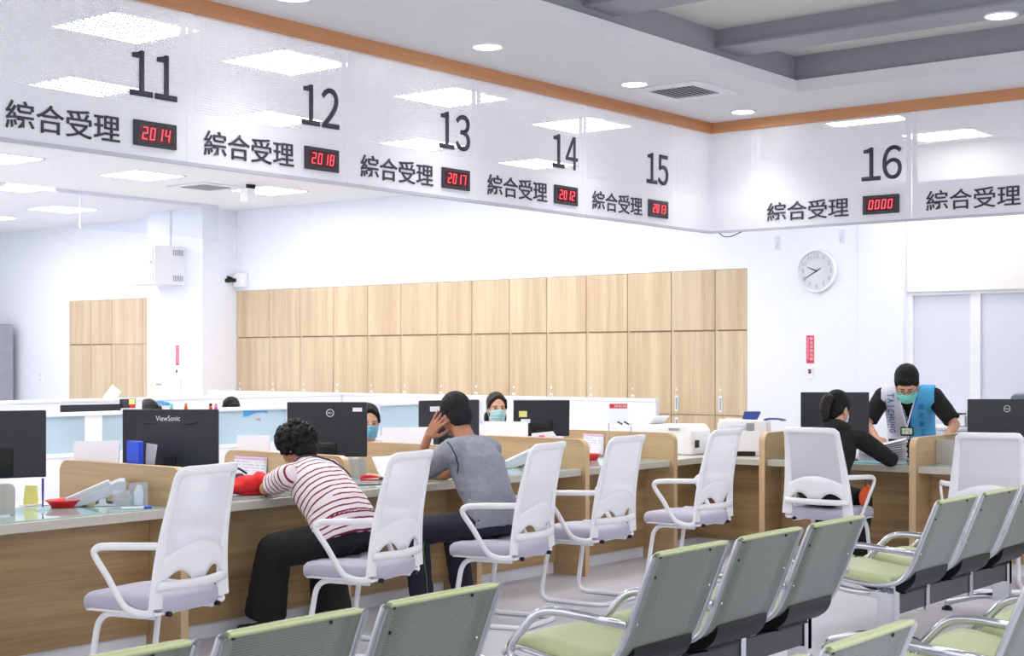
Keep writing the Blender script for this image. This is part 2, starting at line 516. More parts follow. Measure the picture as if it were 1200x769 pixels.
def text(name, s, mat, parent, rect, origin, xd, up, ext=0.002, keep=False, bold=0.0):
    """flat lettering fitted into rect = (u0, u1, v0, v1) of the plane origin + u*xd + v*up"""
    cu = bpy.data.curves.new(name, 'FONT'); cu.body = s; cu.extrude = 0.0; cu.size = 1.0; cu.offset = bold
    tmp = bpy.data.objects.new(name, cu); me = evaluate(tmp); bpy.data.curves.remove(cu)
    xs = [v.co.x for v in me.vertices]; ys = [v.co.y for v in me.vertices]
    x0, x1, y0, y1 = min(xs), max(xs), min(ys), max(ys)
    u0, u1, v0, v1 = rect
    sx = (u1 - u0) / max(1e-6, x1 - x0); sy = (v1 - v0) / max(1e-6, y1 - y0)
    if keep: sx = sy = min(sx, sy)
    du = (u0 + u1) / 2; dv = (v0 + v1) / 2
    xd, up = V(xd), V(up); nrm = xd.cross(up); o_ = V(origin)
    bm = bmesh.new(); bm.from_mesh(me); bpy.data.meshes.remove(me)
    for v in bm.verts:
        p = o_ + xd * (du + (v.co.x - (x0 + x1) / 2) * sx) + up * (dv + (v.co.y - (y0 + y1) / 2) * sy)
        v.co = p
    if ext:
        r = bmesh.ops.extrude_face_region(bm, geom=bm.faces[:])
        for v in [g for g in r['geom'] if isinstance(g, bmesh.types.BMVert)]: v.co += nrm * ext
    return obj(name, bm, mat, parent)


def remesh(bm, voxel, sm=6, fac=0.5):
    """merge overlapping closed shapes into one continuous surface"""
    me = bpy.data.meshes.new('tmp'); bmesh.ops.recalc_face_normals(bm, faces=bm.faces[:]); bm.to_mesh(me); bm.free()
    o = bpy.data.objects.new('tmp', me)
    r = o.modifiers.new('r', 'REMESH'); r.mode = 'VOXEL'; r.voxel_size = voxel
    s = o.modifiers.new('s', 'SMOOTH'); s.factor = fac; s.iterations = sm
    out = evaluate(o); bpy.data.meshes.remove(me)
    for p in out.polygons: p.use_smooth = True
    return out


def obj_me(name, me, mat, parent=None):
    me.name = name; me.materials.clear(); me.materials.append(mat)
    o = bpy.data.objects.new(name, me); COL.objects.link(o)
    if parent is not None: o.parent = parent
    return o


def struct(name, bm, mat, **kw):
    o = obj(name, bm, mat, **kw); o['kind'] = 'structure'; return o

# ------------------------------------------------------------------ the room
SY, SX, SB, ST = 6.08, 10.17, 2.53, 3.30       # sign planes, sign bottom and top
LC, OC, TC = 3.38, 3.42, 3.64                  # lobby soffit, office ceiling, lobby tray
WX = 12.6
bm = B(); box(bm, -2.5, 13.2, -5, 20.2, -0.12, 0); struct('floor', bm, M['floor'])
# office ceiling (L-shaped round the lobby)
bm = B(); box(bm, -2.5, 13.2, SY + 0.02, 20.2, OC, OC + 0.1); box(bm, SX + 0.02, 13.2, -1.0, SY + 0.02, OC, OC + 0.1)
struct('ceiling', bm, M['ceiling'])
# lobby soffit and tray
bm = B(); box(bm, -2.5, SX + 0.02, 4.90, SY + 0.02, LC, LC + 0.085); box(bm, 9.35, SX + 0.02, -5, 4.90, LC, LC + 0.085)
struct('ceiling_lobby', bm, M['ceiling_lobby'])
bm = B(); box(bm, -2.5, 9.6, -5, 5.2, TC, TC + 0.1); struct('ceiling_tray', bm, M['tray'])
# grey band round the tray and cross beams
bm = B(); box(bm, -2.5, 9.40, 4.93, 4.99, LC + 0.085, TC); box(bm, 9.38, 9.44, -5, 4.93, LC + 0.085, TC)
struct('trim_1', bm, M['beam'])
for k, x in enumerate((2.65, 4.1, 5.55, 7.0, 8.45)):
    bm = B(); box(bm, x - 0.13, x + 0.13, -5, 4.93, TC - 0.11, TC)
    box(bm, x - 0.16, x + 0.16, -5, 4.93, TC - 0.125, TC - 0.11)
    o = struct('ceiling_beam', bm, M['beam'])
# wood strip over the sign and rail under it
bm = B(); box(bm, -2.5, SX - 0.03, SY - 0.03, SY + 0.03, ST, LC); struct('trim_2', bm, M['trim_wood'])
bm = B(); box(bm, SX - 0.03, SX + 0.03, -1, SY + 0.03, ST, LC); struct('trim_3', bm, wood('orange_wood_trim_side', (208, 150, 106), (184, 122, 78), 'y', 0.4))
bm = B(); box(bm, -2.5, SX - 0.012, SY - 0.012, SY + 0.03, SB - 0.016, SB); struct('trim_4', bm, M['rail'])
bm = B(); box(bm, SX - 0.012, SX + 0.03, -1, SY + 0.03, SB - 0.016, SB); struct('trim_5', bm, M['rail'])

# back wall, split round the two cabinet niches
CT = 2.40
for nm, (y0, y1, z0, z1) in {'wall_back': (5.50, 7.13, 0, OC), 'wall_back_upper': (7.13, 14.5, CT, OC), 'wall_back_middle': (14.5, 16.30, 0, OC),
                             'wall_back_far_upper': (16.30, 18.06, CT - 0.04, OC), 'wall_back_far': (18.06, 20.1, 0, OC)}.items():
    bm = B(); box(bm, WX, WX + 0.12, y0, y1, z0, z1); struct(nm, bm, M['wall'])
bm = B(); box(bm, WX + 0.45, WX + 0.55, 7.0, 18.3, 0, OC); struct('wall_back_outer', bm, M['wall'])
bm = B(); box(bm, 6.0, WX + 0.1, 20.0, 20.1, 0, OC); struct('wall_left', bm, M['wall'])
# white panelled recess on the right with a cream blind box over two flat panels
bm = B(); box(bm, WX + 0.03, WX + 0.15, 1.5, 5.50, 0, 2.12); struct('wall_right', bm, M['lav'])
bm = B(); box(bm, WX - 0.02, WX + 0.15, 1.5, 5.50, 2.12, OC); struct('wall_right_upper', bm, M['beige_blind'])
bm = B()
for y0, y1 in ((5.455, 5.50), (4.84, 4.93), (4.12, 4.21), (3.4, 3.49)): box(bm, WX + 0.005, WX + 0.03, y0, y1, 0, 2.12)
box(bm, WX + 0.003, WX + 0.03, 1.5, 5.50, 2.09, 2.118); struct('trim_6', bm, M['white_gloss'])
# square column against the back wall, half round pilaster by the clock
bm = B(); box(bm, 12.05, WX, 14.50, 15.58, 0, OC); struct('column', bm, M['wall'])
bm = B(); prism(bm, [(WX, 5.98), (WX - 0.03, 5.96), (WX - 0.055, 5.86), (WX - 0.055, 5.64), (WX - 0.03, 5.53), (WX, 5.51)], 'xy', 0, OC); struct('column', bm, M['wall'], smooth=40)
bm = B(); box(bm, WX - 0.012, WX, 5.98, 7.12, 0, 0.09); struct('baseboard_back', bm, M['lav'])
# glass smoke curtain hung across the office ceiling
t = thing('smoke_curtain', 'clear glass smoke curtain hung across the office ceiling to the column', 'smoke curtain', (9.0, 14.2, OC))
bm = B(); box(bm, -5.0, 3.04, -0.004, 0.004, -0.42, -0.03); obj('glass_pane', bm, M['curtain_glass'], t)
bm = B(); box(bm, -5.0, 3.04, -0.02, 0.02, -0.04, 0.0); obj('top_rail', bm, M['lav'], t)
bm = B(); box(bm, 1.045, 1.055, -0.008, 0.008, -0.42, -0.03); obj('joint_strip', bm, M['white_metal'], t)

# ------------------------------------------------------------------ lamps
def led_panel(x, y, z, label, group, kind='panel', sx=0.6, sy=0.6):
    t = thing('ceiling_light', label, 'ceiling light', (x, y, z), 0, group)
    bm = B(); box(bm, -sx / 2, sx / 2, -sy / 2, sy / 2, -0.006, -0.003); obj('diffuser', bm, M[kind], t)
    bm = B(); h, k = sx / 2 + 0.012, sy / 2 + 0.012
    for a in ((-h, h, -k, -k + 0.012), (-h, h, k - 0.012, k), (-h, -h + 0.012, -k, k), (h - 0.012, h, -k, k)): box(bm, *a, -0.008, 0)
    obj('frame', bm, M['white_metal'], t)
rows = {7.05: [(3.6, 'behind the sign left of number 11'), (5.3, 'seen through the sign by number 11'), (6.55, 'seen through the sign by number 12'), (8.15, 'seen through the sign above number 13'), (9.77, 'seen through the sign above number 14')],
        8.8: [(4.6, 'hidden behind the sign at far left'), (6.25, 'low behind number 11 of the sign'), (8.0, 'low behind number 12 of the sign'), (9.75, 'low behind number 13 of the sign'), (11.4, 'low behind number 14 of the sign')],
        10.65: [(7.9, 'behind the text of counter 11 on the sign'), (9.6, 'behind the text of counter 12 on the sign'), (11.3, 'behind the text of counter 13 on the sign')],
        12.5: [(7.93, 'below the sign at the left picture edge'), (9.6, 'just below the display of number 11'), (11.34, 'next to the hanging white sensor box')],
        14.45: [(5.9, 'out of the picture, second beyond the left edge'), (7.6, 'out of the picture just beyond the left edge'), (9.4, 'beyond the smoke curtain at the left picture edge')],  # first two are unseen fill added to light the far left
        17.8: [(5.9, 'out of the picture in the far left corner'), (7.6, 'out of the picture near the grey steel cabinet'), (9.3, 'out of the picture in front of the far left wall'), (11.1, 'out of the picture over the far left wall socket')],  # whole row added out of view to brighten the far left wall
        16.05: [(5.9, 'out of the picture, third row at the left'), (7.6, 'out of the picture, left of the furthest lamps'), (9.35, 'furthest row, at the left picture edge'), (11.1, 'furthest row, behind the curtain joint strip')]}  # first two added beyond the left edge as extra fill
for y, row in rows.items():
    for x, d in row: led_panel(x, y, OC, 'square white LED ceiling panel ' + d, 'square LED panels on the office ceiling')
led_panel(11.0, 5.15, OC, 'long slim LED ceiling light seen through the sign above number 16', 'square LED panels on the office ceiling', sx=0.25, sy=0.62)
led_panel(12.1, 4.95, OC, 'square white LED ceiling panel seen through the sign right of number 16', 'square LED panels on the office ceiling', sx=0.5)
for x, y, d in ((2.0, 1.6, 'nearest the camera'), (4.8, 1.6, 'over the second bench row'), (7.7, 1.6, 'over the front bench row right end'), (2.0, -1.6, 'behind the camera on the left'), (4.8, -1.6, 'behind the camera in the middle'), (7.7, -1.6, 'behind the camera on the right')):
    led_panel(x, y, TC, 'square LED panel on the lobby tray ceiling ' + d, 'LED panels on the lobby ceiling', 'panel_lobby', 0.9, 0.9)  # unseen panels added as fill light for the lobby
for x, y, z, d in ((6.83, 5.62, LC, 'in the soffit above number 13'), (8.37, 5.60, LC, 'in the soffit beside the air vent'), (9.80, 5.58, LC, 'in the soffit near the sign corner'),
                   (5.28, 5.64, LC, 'in the soffit above number 12'), (8.52, 3.15, TC - 0.125, 'under the grey beam at the top right'), (9.75, 2.2, LC, 'in the soffit right of number 16')):
    t = thing('downlight', 'round white recessed downlight ' + d, 'downlight', (x, y, z), 0, 'round recessed downlights')
    bm = B(); lathe(bm, [(0.082, -0.004), (0.082, -0.002)], n=32); obj('lens', bm, M['down'], t)
    bm = B(); tube(bm, [(0.09 * math.cos(a), 0.09 * math.sin(a), -0.003) for a in [2 * math.pi * k / 32 for k in range(32)]], 0.009, 8, True); obj('ring', bm, M['white_metal'], t, 180)
    ld = bpy.data.lights.new('downlight_lamp', 'SPOT'); ld.energy = 14; ld.spot_size = math.radians(110); ld.spot_blend = 0.8; ld.shadow_soft_size = 0.08
    lo = bpy.data.objects.new('downlight_lamp', ld); COL.objects.link(lo); lo.parent = t; lo.location = (0, 0, -0.03)

# ceiling air vent and small office ceiling items
def vent(x, y, z, s, label, rz=0):
    t = thing('air_vent', label, 'air vent', (x, y, z), rz)
    bm = B(); h = s / 2
    for a in ((-h, h, -h, -h + 0.1), (-h, h, h - 0.1, h), (-h, -h + 0.1, -h + 0.1, h - 0.1), (h - 0.1, h, -h + 0.1, h - 0.1)): box(bm, *a, -0.014, 0)
    obj('frame', bm, M['white_metal'], t, bevel=0.004)
    bm = B(); box(bm, -h + 0.1, h - 0.1, -h + 0.1, h - 0.1, -0.003, -0.001); obj('backing', bm, M['dark'], t)
    n = 9
    for k in range(n):
        y0 = -h + 0.1 + (s - 0.2) * (k + 0.5) / n
        bm = B(); box(bm, -h + 0.1, h - 0.1, -0.0145, 0.0145, -0.0015, 0.0015, Matrix.Translation((0, y0, -0.014)) @ Matrix.Rotation(0.45, 4, 'X'))
        obj('slat', bm, M['white_metal'], t)
vent(8.80, 5.48, LC, 0.56, 'square white slatted air vent in the soffit above number 15', math.radians(0))
vent(10.64, 12.75, OC, 0.6, 'square air vent in the office ceiling left of the hanging sensor box')
t = thing('ceiling_sensor', 'small white sensor box hung from the office ceiling by a black clamp', 'sensor', (10.79, 12.23, OC))
bm = B(); box(bm, -0.06, 0.06, -0.06, 0.06, -0.2, -0.05); obj('housing', bm, M['white'], t, bevel=0.008)
bm = B(); box(bm, -0.015, 0.015, -0.015, 0.015, -0.05, 0); box(bm, 0.04, 0.09, -0.02, 0.02, -0.07, 0.0); obj('clamp', bm, M['black'], t)

# ------------------------------------------------------------------ the overhead sign
SEG = {'0': 'abcdef', '1': 'bc', '2': 'abged', '3': 'abgcd', '4': 'fgbc', '5': 'afgcd', '6': 'afgedc', '7': 'abc', '8': 'abcdefg', '9': 'abcdfg'}
def led_digits(parent, s, u0, u1, v0, v1, origin, xd, up):
    xd, up, origin = V(xd), V(up), V(origin); nrm = xd.cross(up)
    n = len(s); w_ = (u1 - u0) / n
    for i, ch in enumerate(s):
        bm = B(); a = u0 + w_ * i + w_ * 0.17; b = u0 + w_ * (i + 1) - w_ * 0.17; m = (v0 + v1) / 2; t_ = w_ * 0.13
        R_ = {'a': (a, b, v1 - t_, v1), 'g': (a, b, m - t_ / 2, m + t_ / 2), 'd': (a, b, v0, v0 + t_), 'f': (a, a + t_, m, v1), 'b': (b - t_, b, m, v1), 'e': (a, a + t_, v0, m), 'c': (b - t_, b, v0, m)}
        for k in SEG[ch]:
            x0, x1, y0, y1 = R_[k]; g = 0.0012
            sl = lambda y: (y - v0) * 0.14
            vs = [bm.verts.new(origin + xd * (x + sl(y)) + up * y) for x, y in ((x0 + g, y0 + g), (x1 - g, y0 + g), (x1 - g, y1 - g), (x0 + g, y1 - g))]
            f = bm.faces.new(vs)
        r = bmesh.ops.extrude_face_region(bm, geom=bm.faces[:])
        for v in [q for q in r['geom'] if isinstance(q, bmesh.types.BMVert)]: v.co += nrm * 0.002
        obj('digit', bm, M['led'], parent)

def sign_panel(loc, rz, width, label, number=None, led=None, words=None, s=1.0, toff=0.11, loff=0.824, doff=0.805):
    """local x along the sheet, front towards -y, z up from the lower edge"""
    t = thing('sign_panel', label, 'sign panel', loc, rz, 'panels of the overhead counter sign')
    bm = B(); g = 0.002
    vs = [bm.verts.new(p) for p in ((g, 0, 0), (width - g, 0, 0), (width - g, 0, ST - SB), (g, 0, ST - SB))]; bm.faces.new(vs)
    o = obj('sheet', bm, M['sign'], t); o['panel_width'] = width
    xd, up = (1, 0, 0), (0, 0, 1)
    if words: text('counter_name', words, M['ink'], t, (toff, toff + 0.635 * s, 0.046, 0.046 + 0.135 * s), (0, -0.002, 0), xd, up, 0.004, False, 0.007)
    for i, ch_ in enumerate(number or ''):
        a = doff + 0.153 * s * i; text('counter_number', ch_, M['ink'], t, (a, a + 0.138 * s, 0.298, 0.298 + 0.228 * s), (0, -0.002, 0), xd, up, 0.006, False, 0.0 if ch_ == fw('4') else 0.008)
    if led:
        bm = B(); box(bm, loff, loff + 0.265 * s, -0.014, -0.002, 0.05, 0.05 + 0.128 * s); d = obj('number_display', bm, M['dark'], t, bevel=0.003)
        bm = B(); box(bm, loff + 0.025 * s, loff + 0.24 * s, -0.0155, -0.0135, 0.05 + 0.02 * s, 0.05 + 0.108 * s); obj('screen', bm, plain('led_screen', (70, 14, 24), 0.25), d)
        led_digits(d, led, loff + 0.036 * s, loff + 0.222 * s, 0.05 + 0.033 * s, 0.05 + 0.096 * s, (0, -0.0165, 0), xd, up)
    return t
W_ = '綜合受理'
PW = 1.163; PX0 = 3.787
fw = lambda s: ''.join(chr(ord(c_) + 0xFEE0) for c_ in s)
sign_panel((PX0 - PW, SY, SB), 0, PW, 'plain end panel of the overhead sign left of number 11')
for k, (num, ledv) in enumerate((('11', '2014'), ('12', '2018'), ('13', '2017'), ('14', '2012'), ('15', '2013'))):
    sign_panel((PX0 + PW * k, SY, SB), 0, PW, 'white perforated sign panel with number %s over red display %s' % (num, ledv), fw(num), ledv, W_)
xe = PX0 + PW * 5
sign_panel((xe, SY, SB), 0, SX - xe, 'narrow blank white sign panel between number 15 and the corner')
sign_panel((SX, SY, SB), -math.pi / 2, 0.40, 'narrow blank white sign panel right of the sign corner')
sign_panel((SX, 5.68, SB), -math.pi / 2, 1.27, 'white perforated sign panel with number 16 over red display 0000', fw('16'), '0000', W_, 1.07, 0.10, 0.895, 0.885)
sign_panel((SX, 4.41, SB), -math.pi / 2, 1.27, 'sign panel right of number 16 cut off by the picture edge', None, None, W_, 1.07, 0.11)
sign_panel((SX, 3.14, SB), -math.pi / 2, 1.27, 'blank sign panel outside the right picture edge')
t = thing('hanging_wire', 'thin loose wire looping under the sign corner', 'wire', (10.16, 5.9, SB - 0.016))
bm = B(); tube(bm, smooth_path([(0, 0.1, 0.0), (0, 0.06, -0.03), (0, 0.0, -0.035), (0, -0.08, -0.01), (0, -0.1, 0.0)], 6), 0.004, 6); obj('cable', bm, M['dark'], t, 180)

# ------------------------------------------------------------------ cabinets
def cabinet(y0, y1, label, top, z_up, z_lo, handles=True, group='built-in oak cabinets along the back wall', slot=True):
    t = thing('cabinet', label, 'cabinet', (WX, (y0 + y1) / 2, 0), 0, group)
    h = (y1 - y0) / 2
    bm = B(); box(bm, 0.022, 0.42, -h + 0.001, h - 0.001, 0.0, top - 0.001); obj('body', bm, M['cab'], t)
    g = 0.004
    rows_ = [(0.08, z_lo), (z_lo, z_up), (z_up, top)] if z_lo else [(0.08, z_up), (z_up, top)]
    for i, (a, b) in enumerate(rows_):
        last = i == len(rows_) - 1
        bm = B(); box(bm, 0.0, 0.02, -h + g, h - g, a + g, b - (0 if last else 0) - g); d = obj('door', bm, M['cab'], t, bevel=0.0015)
        if last and slot:
            bm = B(); box(bm, -0.004, 0.004, -h + g, h - g - 0.03, a - 0.007, a + 0.007); obj('finger_slot', bm, plain('shadow_gap_brown', (122, 92, 66), 0.6), d)
        if not last and handles:
            hz = (b - 0.19, b - 0.03) if i == 0 else (a + 0.03, a + 0.19)
            bm = B(); box(bm, -0.008, 0.0, h - 0.085, h - 0.045, hz[0], hz[1]); hd = obj('handle', bm, M['white_metal'], d, bevel=0.004)
            bm = B(); box(bm, -0.0095, -0.0075, h - 0.074, h - 0.056, hz[0] + 0.02, hz[1] - 0.02); obj('label_slot', bm, plain('handle_recess', (150, 160, 185), 0.4), d)
            if i == 1:
                bm = B(); tube(bm, [(-0.006, h - 0.065, a + 0.25), (0.0, h - 0.065, a + 0.25)], 0.013, 12); obj('lock', bm, M['white_metal'], d)
ys = [14.5, 13.88, 13.33, 12.755, 12.19, 11.66, 11.106, 10.59, 10.06, 9.553, 9.034, 8.515, 7.99, 7.486, 7.13]
ordn = ['leftmost', 'second from left', 'third from left', 'fourth from left', 'fifth from left', 'sixth from left', 'seventh from left', 'seventh from right', 'sixth from right', 'fifth from right', 'fourth from right', 'third from right', 'second from right', 'narrow rightmost']
for k in range(14):
    cabinet(ys[k + 1], ys[k], 'pale oak cabinet column on the back wall, %s of the long row' % ordn[k], CT, 1.805, 0.975)
ys2 = [18.06, 17.55, 17.07, 16.40, 16.30]
for k, d in enumerate(('left door with a slot', 'second with a slot', 'wide plain one', 'narrow end strip by the column')):
    cabinet(ys2[k + 1], ys2[k], 'pale oak cabinet left of the white column, %s' % d, CT - 0.04, 1.74, None, False, 'oak cabinets left of the column', k < 2)
t = thing('steel_cabinet', 'tall grey steel cabinet at the far left picture edge', 'cabinet', (12.02, 19.6, 0))
bm = B(); box(bm, -0.9, 0.45, -0.35, 0.35, 0.0, 2.05); obj('body', bm, M['grey_steel'], t, bevel=0.01)
for s_ in (-1, 1):
    bm = B(); box(bm, -0.225 - 0.67 * (s_ < 0), -0.225 + 0.67 * (s_ > 0), -0.365, -0.352, 0.06, 2.02); d = obj('door', bm, M['grey_steel'], t, bevel=0.004)
    bm = B(); box(bm, -0.225 + s_ * 0.05 - 0.01, -0.225 + s_ * 0.05 + 0.01, -0.385, -0.365, 0.95, 1.1); obj('handle', bm, M['chrome'], d)

# ------------------------------------------------------------------ things on the walls
t = thing('wall_clock', 'round white wall clock with pale face on the right wall', 'clock', (WX, 6.385, 2.345))
R0 = 0.205
bm = B(); lathe(bm, [(R0 * 0.98, 0), (R0, 0.01), (R0, 0.03), (R0 - 0.006, 0.042), (R0 - 0.02, 0.045), (R0 - 0.026, 0.03), (R0 - 0.03, 0.02), (R0 - 0.03, 0.0)], n=48)
mt = Matrix.Rotation(-math.pi / 2, 4, 'Y')
for v in bm.verts: v.co = mt @ v.co
obj('rim', bm, M['white'], t, 50)
bm = B(); lathe(bm, [(R0 - 0.02, 0.012), (R0 - 0.02, 0.022)], n=48)
for v in bm.verts: v.co = mt @ v.co
obj('dial', bm, M['clock_face'], t)
for k in range(1, 13):
    a = math.radians(30 * k); rr = 0.142
    text('numeral', str(k), M['grey'], t, (rr * math.sin(a) - 0.021, rr * math.sin(a) + 0.021, rr * math.cos(a) - 0.02, rr * math.cos(a) + 0.02), (-0.0225, 0, 0), (0, -1, 0), (0, 0, 1), 0.001, True)
for nm, ang, L, wd in (('hour_hand', 292, 0.10, 0.007), ('minute_hand', 240, 0.135, 0.005), ('tail_hand', 60, 0.05, 0.006)):
    a = math.radians(ang); d = V((0, -math.sin(a), math.cos(a))); q = V((0, -math.cos(a), -math.sin(a)))
    bm = B(); vs = [bm.verts.new(V((-0.026, 0, 0)) + d * u + q * v_) for u, v_ in ((-0.01, -wd), (L, -wd * 0.5), (L, wd * 0.5), (-0.01, wd))]; f = bm.faces.new(vs)
    r = bmesh.ops.extrude_face_region(bm, geom=[f])
    for v in [g for g in r['geom'] if isinstance(g, bmesh.types.BMVert)]: v.co.x -= 0.002
    obj(nm, bm, M['dark'], t)

def red_sign(loc, h, wd, label, chars, button):
    t = thing('emergency_sign', label, 'sign', loc)
    bm = B(); box(bm, -0.004, 0, -wd / 2, wd / 2, -h / 2, h / 2); obj('plate', bm, M['red_sign'], t)
    n = len(chars); cw = h * 0.86 / n
    for i, c_ in enumerate(chars):
        z = h / 2 - 0.012 - cw * (i + 0.5)
        text('character', c_, M['print_white'], t, (-wd * 0.06, wd * 0.42, z - cw * 0.4, z + cw * 0.4), (-0.0045, 0, 0), (0, -1, 0), (0, 0, 1), 0.001)
    bm = B(); box(bm, -0.0055, -0.004, wd * 0.22, wd * 0.34, -h * 0.36, h * 0.44); obj('small_print', bm, plain('pale_pink_print', (245, 150, 175), 0.5), t)
    bt = thing('call_button', button, 'button', (loc[0], loc[1], loc[2] - h / 2 - 0.09))
    bm = B(); box(bm, -0.012, 0, -0.035, 0.035, -0.055, 0.055); obj('plate', bm, M['white'], bt, bevel=0.003)
    bm = B(); box(bm, -0.02, -0.012, -0.012, 0.012, -0.005, 0.035); obj('key', bm, plain('dark_red_key', (120, 40, 60), 0.4), bt)
red_sign((WX, 6.46, 1.615), 0.26, 0.078, 'small red vertical sign with white characters under the clock', '緊急求救按鈕', 'small white call button plate under the red sign by the clock')
red_sign((12.05, 14.98, 1.58), 0.25, 0.06, 'small red vertical sign on the white column', '緊急求救按鈕', 'small white call button plate under the red sign on the column')
for y, z, d in ((6.80, 2.63, 'left of the clock'), (6.14, 2.66, 'right of the clock')):
    t = thing('wall_hook', 'small clear plastic hook stuck on the wall %s' % d, 'hook', (WX, y, z), 0, 'clear hooks beside the clock')
    bm = B(); box(bm, -0.004, 0, -0.03, 0.03, -0.07, 0.06); obj('base', bm, M['lav'], t, bevel=0.002)
    bm = B(); tube(bm, smooth_path([(-0.004, 0, 0.0), (-0.025, 0, -0.03), (-0.03, 0, -0.05), (-0.04, 0, -0.03)], 4), 0.006, 8); obj('hook', bm, M['lav'], t, 180)
# white cabinet box with vents on the column
t = thing('equipment_box', 'white vented equipment box mounted high on the white column', 'equipment box', (12.05, 15.11, 2.70))
bm = B(); box(bm, -0.47, 0, -0.28, 0.29, -0.24, 0.24); obj('body', bm, M['white_metal'], t, bevel=0.006)
bm = B(); box(bm, -0.482, -0.47, -0.25, 0.21, -0.205, 0.205); d = obj('door', bm, M['lav'], t, bevel=0.004)
bm = B(); tube(bm, [(-0.49, -0.22, 0.03), (-0.482, -0.22, 0.03)], 0.014, 10); obj('lock', bm, M['grey'], d)
for rowz in (-0.16, 0.16):
    for k in range(6):
        x = -0.19 + 0.028 * k
        bm = B(); box(bm, x, x + 0.01, -0.286, -0.279, rowz - 0.035, rowz + 0.035); obj('vent_slot', bm, M['grey'], t)
bm = B(); box(bm, -0.02, 0.0, -0.005, 0.005, 0.24, OC - 2.70 - 0.01); obj('conduit', bm, M['white_metal'], t)
# lower box on the column
t = thing('breaker_box', 'flat white breaker box low on the white column', 'breaker box', (12.05, 15.2, 1.10))
bm = B(); box(bm, -0.07, 0, -0.3, 0.28, -0.2, 0.2); obj('body', bm, M['white_metal'], t, bevel=0.006)
bm = B(); box(bm, -0.078, -0.07, -0.27, 0.25, -0.17, 0.17); d = obj('door', bm, M['white'], t, bevel=0.003)
bm = B(); box(bm, -0.081, -0.078, 0.0, 0.11, 0.1, 0.125); obj('name_plate', bm, M['grey'], d)
bm = B(); box(bm, -0.081, -0.078, 0.19, 0.22, 0.06, 0.11); obj('warning_sticker', bm, M['yellow'], d)
t = thing('security_camera', 'small white wall camera with black lens beside the column', 'camera', (WX, 14.62 - 0.25, 2.53))
bm = B(); box(bm, -0.08, 0.0, -0.1, 0.1, -0.09, 0.09); obj('housing', bm, M['white'], t, bevel=0.012)
bm = B(); tube(bm, [(-0.07, 0.05, 0.0), (-0.14, 0.12, 0.0), (-0.21, 0.19, -0.01)], [0.022, 0.03, 0.034], 12); obj('lens', bm, M['black'], t, 60)
bm = B(); tube(bm, [(-0.1, 0.1, 0.03), (-0.2, 0.17, 0.06)], 0.012, 8); obj('arm', bm, M['black'], t)
t = thing('wall_socket', 'small white socket plate on the far left wall', 'socket', (WX, 18.75, 1.27))
bm = B(); box(bm, -0.012, 0, -0.05, 0.05, -0.08, 0.08); obj('plate', bm, M['white'], t, bevel=0.003)
for z in (-0.035, 0.035):
    bm = B(); box(bm, -0.016, -0.012, -0.03, 0.03, z - 0.015, z + 0.015); obj('outlet', bm, M['lav'], t)

# ------------------------------------------------------------------ service counter
FZ = 0.955
def fin_outline(depth, r=0.07):
    return rrect(0.0, depth, 0.0, FZ, r, 6, (0, 0, 1, 1))
def divider(loc, rz, label, depth=1.04, mat='fin'):
    """upright board across the counter; local y runs from the front edge to the back"""
    t = thing('counter_divider', label, 'divider', loc, rz, 'oak dividers between the counter places')
    bm = B(); prism(bm, fin_outline(depth), 'yz', -0.023, 0.023); obj('board', bm, M['fin_y'], t, bevel=0.002)
    # edge band runs round the outline
    o = fin_outline(depth); bm = B(); e = 0.0025
    path = [(0, u, v) for u, v in o[2:]] + [(0, 0, 0)]
    path = [(0, depth, 0)] + path
    n = len(path)
    vs = []
    cen = V((0, depth / 2, FZ / 2))
    for p in path:
        p = V(p); q = p.copy()
        q.y += e if p.y > depth / 2 else -e
        if p.z > 0.5: q.z += e
        vs.append((bm.verts.new((-0.0245, p.y, p.z)), bm.verts.new((-0.0245, q.y, q.z)), bm.verts.new((0.0245, q.y, q.z)), bm.verts.new((0.0245, p.y, p.z))))
    for a, b in zip(vs, vs[1:]):
        for k in range(4): bm.faces.new((a[k], a[(k + 1) % 4], b[(k + 1) % 4], b[k]))
    bm.faces.new(vs[0]); bm.faces.new(vs[-1][::-1])
    obj('edge_band', bm, M['edge'], t, smooth=50)
    return t

def unit(loc, rz, width, label, depth=0.96, wing=None, glass_mat=True, front=True):
    """counter place between two dividers; local x along the counter, y to the staff side"""
    t = thing('counter_unit', label, 'counter', loc, rz, 'units of the service counter')
    h = width / 2
    bm = B(); box(bm, -h, h, 0.0, depth, 0.703, 0.75); obj('worktop', bm, M['top'], t, bevel=0.003)
    bm = B(); box(bm, -h, h, 0.22, 0.245, 0.085, 0.703); obj('front_panel', bm, M['desk'], t)
    bm = B(); box(bm, -h, h, 0.245, 0.26, 0.0, 0.085); obj('kick_plate', bm, M['white_metal'], t)
    bm = B(); box(bm, -h, h, depth - 0.35, depth - 0.33, 0.0, 0.703); obj('back_panel', bm, M['white_metal'], t)
    if glass_mat:
        bm = B(); box(bm, -h + 0.04, h - 0.04, 0.03, 0.60, 0.7505, 0.7555); obj('glass_sheet', bm, M['mat_glass'], t, bevel=0.001)
    if wing:
        a, b, y, z, wl = wing
        k = thing('desk_screen', wl, 'screen', loc, rz, 'low grey screens on the counter')
        bm = B(); prism(bm, rrect(a, b, 0.7565, z, 0.035, 5, (0, 0, 1, 0)), 'xz', y, y + 0.02); obj('board', bm, M['wing'], k, bevel=0.0015)
        bm = B(); box(bm, a + 0.03, b - 0.03, y - 0.004, y + 0.024, 0.756, 0.762); obj('foot_rail', bm, M['alu'], k)
    return t
FX = [3.73, 4.91, 6.09, 7.27, 8.45, 9.60]
